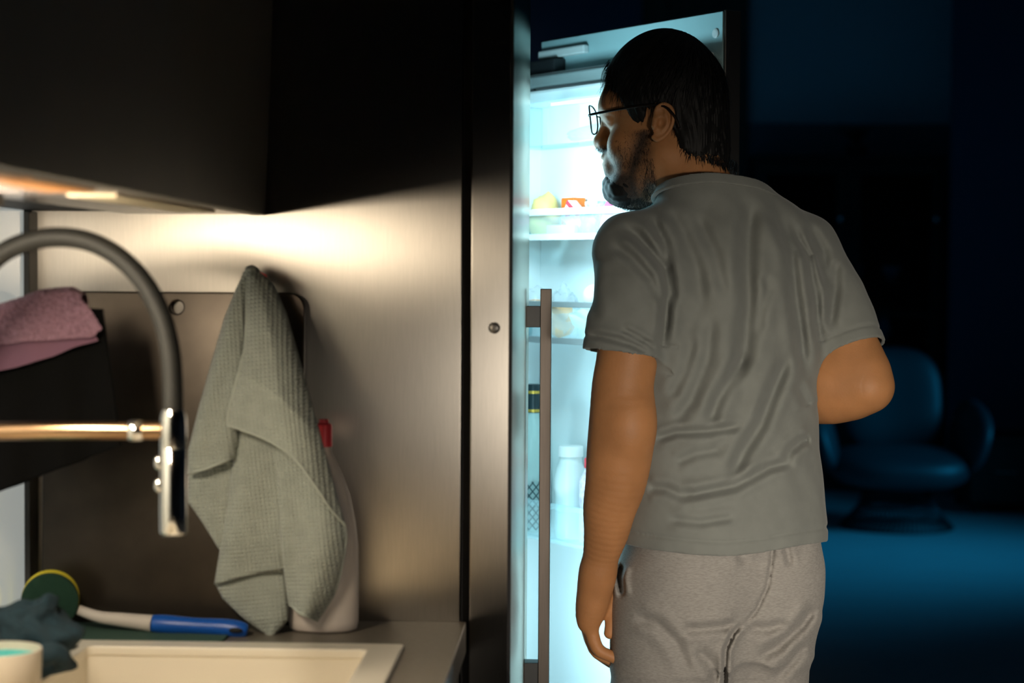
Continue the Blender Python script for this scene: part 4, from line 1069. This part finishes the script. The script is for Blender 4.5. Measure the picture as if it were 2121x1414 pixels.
# ragged hairline and strand grooves
zb = zb+.004*np.sin(ql[:,1]*420+np.abs(ql[:,0])*250)+.003*np.sin(ql[:,1]*930)
strand = (.0008*np.sin(ang*61+6*np.sin(ql[:,2]*23+ang*5))+.0006*np.sin(ang*97+9*np.sin(ql[:,2]*37+ang*3)))*np.clip((.13-ql[:,2])/.06,0,1)+.0009*np.sin(ang*17+ql[:,2]*55)
kd = K.d.ravel()+strand
# keep the ears clear
earm = np.hypot((ql[:,1]+.002)/1.0, (ql[:,2]-.002)/1.7)-.0165
earm = np.where(np.abs(ql[:,0]) > .055, -earm, -1)
K.d = np.maximum(np.maximum(kd, (zb-ql[:,2])*.75), earm).reshape(K.d.shape).astype(np.float32)
K.mesh('hair', HAIR, man)
del K, gx, gy, gz, pp_, ql
# loose strands, one mesh
def ribbons(name, specs, m):
    V, F = [], []
    for pts, w0, nrm in specs:
        n = len(pts); s0 = len(V)
        for i, p in enumerate(pts):
            t = (pts[min(i+1, n-1)]-pts[max(i-1, 0)]); sd = t.cross(nrm)
            sd = sd.normalized() if sd.length > 1e-9 else Vector((1,0,0))
            ww = w0*(1-.85*i/(n-1)); V += [p-sd*ww, p+sd*ww]
        for i in range(n-1): F.append((s0+2*i, s0+2*i+1, s0+2*i+3, s0+2*i+2))
    me = bpy.data.meshes.new(name); me.from_pydata([tuple(v) for v in V], [], F); me.materials.append(m)
    o = bpy.data.objects.new(name, me); COL.objects.link(o); o.parent = man; o['kind'] = 'stuff'; ORG[o.name] = Vector()
    return o
rnd = random.Random(11); specs = []
def zbl(y): return float(np.interp(y, YB, ZBn))
for _ in range(5200):
    th_ = rnd.uniform(-PI, PI); ph_ = math.acos(rnd.uniform(-.75, 1.0))
    d = Vector((math.sin(ph_)*math.sin(th_), math.sin(ph_)*math.cos(th_), math.cos(ph_)))
    p = Vector((d.x*.0795, .012+d.y*.096, .054+d.z*.093))
    if d.z < 0: p = Vector((d.x*.074, -.004+d.y*.080, .054+d.z*.12))
    if p.z < zbl(p.y)+.004 or (abs(p.x) > .05 and math.hypot(p.y+.002, (p.z-.002)/1.7) < .020): continue
    crown = Vector((0, -.045, .145)); fl_ = (p-crown); fl_ -= d*fl_.dot(d)
    fl_ = fl_.normalized() if fl_.length > 1e-6 else Vector((0,1,0))
    fl_ = (fl_+Vector((rnd.gauss(0,.18), rnd.gauss(0,.18), rnd.gauss(0,.18)-.25))).normalized()
    ln = rnd.uniform(.018,.042); lift = rnd.uniform(.05,.22)
    if p.y > .06: ln *= 1.25; lift += .12
    pts = []; q = p.copy()
    for i in range(5):
        pts.append(H2(q+d*(.0015+.006*lift*i)));
        q = q+fl_*(ln/4); fl_ = (fl_+Vector((0,0,-.10))-d*.10).normalized()
    specs.append((pts, rnd.uniform(.0004,.0009), HMv@d))
# fringe falling over the forehead, wisps on the nape
for _ in range(420):
    x = rnd.uniform(-.062,.062); p = Vector((x, .100-.25*x*x/.06-.004*rnd.random(), .088+rnd.uniform(-.02,.022)))
    fl_ = Vector((rnd.gauss(-.1,.2)+x*3, rnd.uniform(.2,.9), -.75)).normalized(); pts = []; q = p.copy(); ln = rnd.uniform(.025,.055)
    for i in range(6):
        pts.append(H2(q)); q = q+fl_*(ln/5); fl_ = (fl_+Vector((0,-.22,-.25))).normalized()
    specs.append((pts, rnd.uniform(.0004,.0008), HMv@Vector((0,1,.2))))
for _ in range(1000):
    a = rnd.uniform(-2.3, 2.3); rr = .072
    p = Vector((math.sin(a)*.064, -.030-math.cos(a)*.062, 0)); p.z = zbl(p.y)+rnd.uniform(-.002,.012)
    d = Vector((math.sin(a), -math.cos(a), 0)); pts = []; q = p+d*.003; fl_ = (Vector((rnd.gauss(0,.25), rnd.gauss(0,.2), -1))+d*.15).normalized(); ln = rnd.uniform(.007,.017)
    for i in range(4):
        pts.append(H2(q)); q = q+fl_*(ln/3)
    specs.append((pts, rnd.uniform(.0004,.0008), HMv@d))
ribbons('hair_strands', specs, HAIR)
Bd = Field((-.17, .02, 1.42), (.09, .26, 1.56), .002)
def bd_(c, r, k=.015): Bd.ell(hd_(c), r, k, 'u', HM)
bd_((0,.080,-.094), (.043,.043,.028)); bd_((0,.092,-.078), (.032,.029,.017))
for s in (-1, 1): Bd.cap(hd_((s*.049,.034,-.064)), hd_((s*.030,.078,-.095)), .017, .023, .015)
gx, gy, gz = np.meshgrid(*Bd.ax, indexing='ij'); ql = (np.stack([gx.ravel(), gy.ravel(), gz.ravel()], 1)-HC)@HM
Bd.d = (Bd.d.ravel()+.0004*np.sin(ql[:,0]*500+4*np.sin(ql[:,2]*90))+.0004*np.sin(ql[:,1]*430+5*np.sin(ql[:,2]*110))).reshape(Bd.d.shape).astype(np.float32)
Bd.mesh('chin_beard', HAIR, man); del Bd
# beard: hairs grown from the face itself where a beard grows
bm = bmesh.new(); bm.from_mesh(body.data); bm.verts.ensure_lookup_table()
HI = HMv.transposed(); cand = []
for v in bm.verts:
    if v.co.z < 1.44 or v.co.z > 1.60: continue
    q = HI@(v.co-HCv)
    if q.y < .012 or q.z > -.004 or q.z < -.125: continue
    ax_ = abs(q.x); dens = 0
    if q.z < -.066 and q.y > .045: dens = 1.0                                    # chin and jaw
    elif q.z < -.020 and q.y > .095 and q.z > -.036 and ax_ < .030: dens = .8    # moustache
    elif q.z < -.05 and ax_ > .022: dens = .55
    if ax_ > .040 and q.y < .062:
        line = .012+max(0, (-.02-q.z))*.35
        if q.y > line: dens = max(dens, .9 if q.y < line+.026 else .25)         # side whiskers down to the jaw
    if ax_ > .036 and q.z < -.018 and q.y >= .05: dens = max(dens, .22)
    if q.z < -.108: dens *= .6
    if q.y > .1 and ax_ < .024 and -.056 < q.z < -.036: dens = 0                # lips
    if dens: cand.append((v.co.copy(), v.normal.copy(), q, dens))
bm.free()
co_all = np.empty(len(body.data.vertices)*3, np.float32); body.data.vertices.foreach_get('co', co_all); qa = (co_all.reshape(-1,3)-HC)@HM
def sst(x, a, b): t = np.clip((x-a)/(b-a), 0, 1); return t*t*(3-2*t)
axx = np.abs(qa[:,0]); face = sst(qa[:,1], .005, .022)*sst(-qa[:,2], .000, .012)*sst(qa[:,2], -.135, -.112)
side_ = sst(axx, .034, .046)*np.exp(-((qa[:,1]-(.030+np.maximum(0, -.015-qa[:,2])*.42))/.017)**2)
jaw = sst(-qa[:,2], .052, .078)*sst(qa[:,1], .030, .055)
must = np.exp(-((qa[:,2]+.029)/.0055)**2)*sst(qa[:,1], .088, .100)*sst(-axx, -.036, -.024)
chk = .30*sst(axx, .024, .040)*sst(-qa[:,2], .012, .045)
msk = np.clip(face*np.maximum.reduce([.92*side_, .95*jaw, .85*must, 1.5*chk]), 0, 1).astype(np.float32)
at = body.data.attributes.new('beard_shade', 'FLOAT', 'POINT'); at.data.foreach_set('value', msk)
nt = SKIN.node_tree; p_ = nt.nodes['Principled BSDF']; an = nt.nodes.new('ShaderNodeAttribute'); an.attribute_name = 'beard_shade'
mx = nt.nodes.new('ShaderNodeMix'); mx.data_type = 'RGBA'; src = p_.inputs['Base Color'].links[0].from_socket
nt.links.new(an.outputs['Fac'], mx.inputs[0]); nt.links.new(src, mx.inputs[6]); mx.inputs[7].default_value = (.035,.026,.022,1); nt.links.new(mx.outputs[2], p_.inputs['Base Color'])
specs = []; tot = sum(c[3] for c in cand); want = 21000
for co_, nr, q, dens in cand:
    k = want*dens/tot; k = int(k)+(rnd.random() < k-int(k))
    for _ in range(k):
        full = dens >= .8 and q.z < -.06
        ln = rnd.uniform(.010,.021) if full else rnd.uniform(.0035,.009)
        p = co_+Vector((rnd.gauss(0,.0008), rnd.gauss(0,.0008), rnd.gauss(0,.0008)))
        fl_ = (nr*(.9 if full else .35)+HMv@Vector((rnd.gauss(0,.25), rnd.gauss(.1,.2), -.75))).normalized(); pts = []
        for i in range(4):
            pts.append(p.copy()); p = p+fl_*(ln/3); fl_ = (fl_+Vector((0,0,-.25))+Vector((rnd.gauss(0,.1),)*3)).normalized()
        specs.append((pts, rnd.uniform(.00014,.00028), nr))
ribbons('beard', specs, HAIR)
for s in (-1, 1):      # eyebrows
    specs = []
    for _ in range(220):
        t = rnd.random(); p = Vector((s*(.012+.042*t), .1165-.030*t*t-.002, .036+.008*math.sin(t*2.2)+rnd.gauss(0,.002)))
        fl_ = Vector((s*.9, -.25, rnd.gauss(.15,.2))).normalized()
        specs.append(([H2(p+fl_*i*.004+Vector((0,.001*i,0))) for i in range(3)], .0005, HMv@Vector((0,1,0))))
    ribbons('eyebrow', specs, HAIR)
EYEW = mat('eye white', (.75,.74,.72), .15); IRIS = mat('dark iris', (.02,.012,.008), .1)
for s in (-1, 1):
    cpos = hd_((s*.032,.0873,.014)); b = MB().ball(Vector(cpos), .0124, 20, 14)
    e = b.build('eyeball', EYEW, None, smooth=True, org=Vector((0,0,0))); e.parent = man
    b = MB().ball(Vector(hd_((s*.032,.0958,.013))), .0049, 14, 10); i_ = b.build('iris', IRIS, None, smooth=True, org=Vector((0,0,0))); i_.parent = e
# moles on the cheek and neck
for q, r in (((-.062,.062,-.023),.0017), ((-.0705,.028,-.040),.0013)):
    m_ = MB().ball(H2(q), r, 10, 6).build('mole', mat('mole', (.05,.02,.012), .6), None, smooth=True, org=Vector((0,0,0))); m_.parent = man
# glasses
gw = lambda p: TM+MS*(RM@H2(p))
gl = thing('eyeglasses', gw((0,.11,.02)), 'thin dark metal eyeglasses on the man in the grey T-shirt', 'eyeglasses')
FR = mat('dark bronze frame', (.03,.022,.018), .3, .8)
rimb = MB()
for s in (-1, 1):
    pts = []
    for k in range(33):
        a = 2*PI*k/32; x = .034+.0275*math.copysign(abs(math.cos(a))**.8, math.cos(a)); z = .020+.0225*math.copysign(abs(math.sin(a))**.85, math.sin(a))
        pts.append(gw((s*x, .1275-5.0*max(0, x-.02)**2-.10*(.02-z)*.6, z)))
    rimb.tube(pts, .0013, 8, cap=False)
rimb.tube([gw((-.008,.1275,.027)), gw((0,.131,.029)), gw((.008,.1275,.027))], .0011, 8)
rimb.build('frame', FR, gl, smooth=True)
for s in (-1, 1):
    b = MB(); g = []
    for i in range(9):
        row = []
        for k in range(25):
            a = 2*PI*k/24; f = i/8*.98+.002; x = .034+.0275*f*math.copysign(abs(math.cos(a))**.8, math.cos(a)); z = .020+.0225*f*math.copysign(abs(math.sin(a))**.85, math.sin(a))
            row.append(gw((s*x, .1275-5.0*max(0, x-.02)**2-.10*(.02-z)*.6, z)))
        g.append(row)
    b.grid(g); b.build('lens', glassy('spectacle lens', (1,1,1), .93, .02), gl, smooth=True)
    t_ = MB(); pts = [gw(p) for p in ((s*.0615,.1205,.024), (s*.070,.116,.0245), (s*.0765,.100,.0255), (s*.081,.055,.029), (s*.0815,.015,.031), (s*.080,-.010,.027), (s*.079,-.026,.010), (s*.077,-.032,-.008))]
    t_.tube(spline(pts, 4), .0021, 8)
    t_.build('temple', FR, gl, smooth=True)

# bring the figure to its stature, feet on the floor
MT = Matrix.Translation((0, 0, TM.z)) @ Matrix.Scale(MS, 4)
for c_ in man.children_recursive: c_.data.transform(MT); c_.data.update()
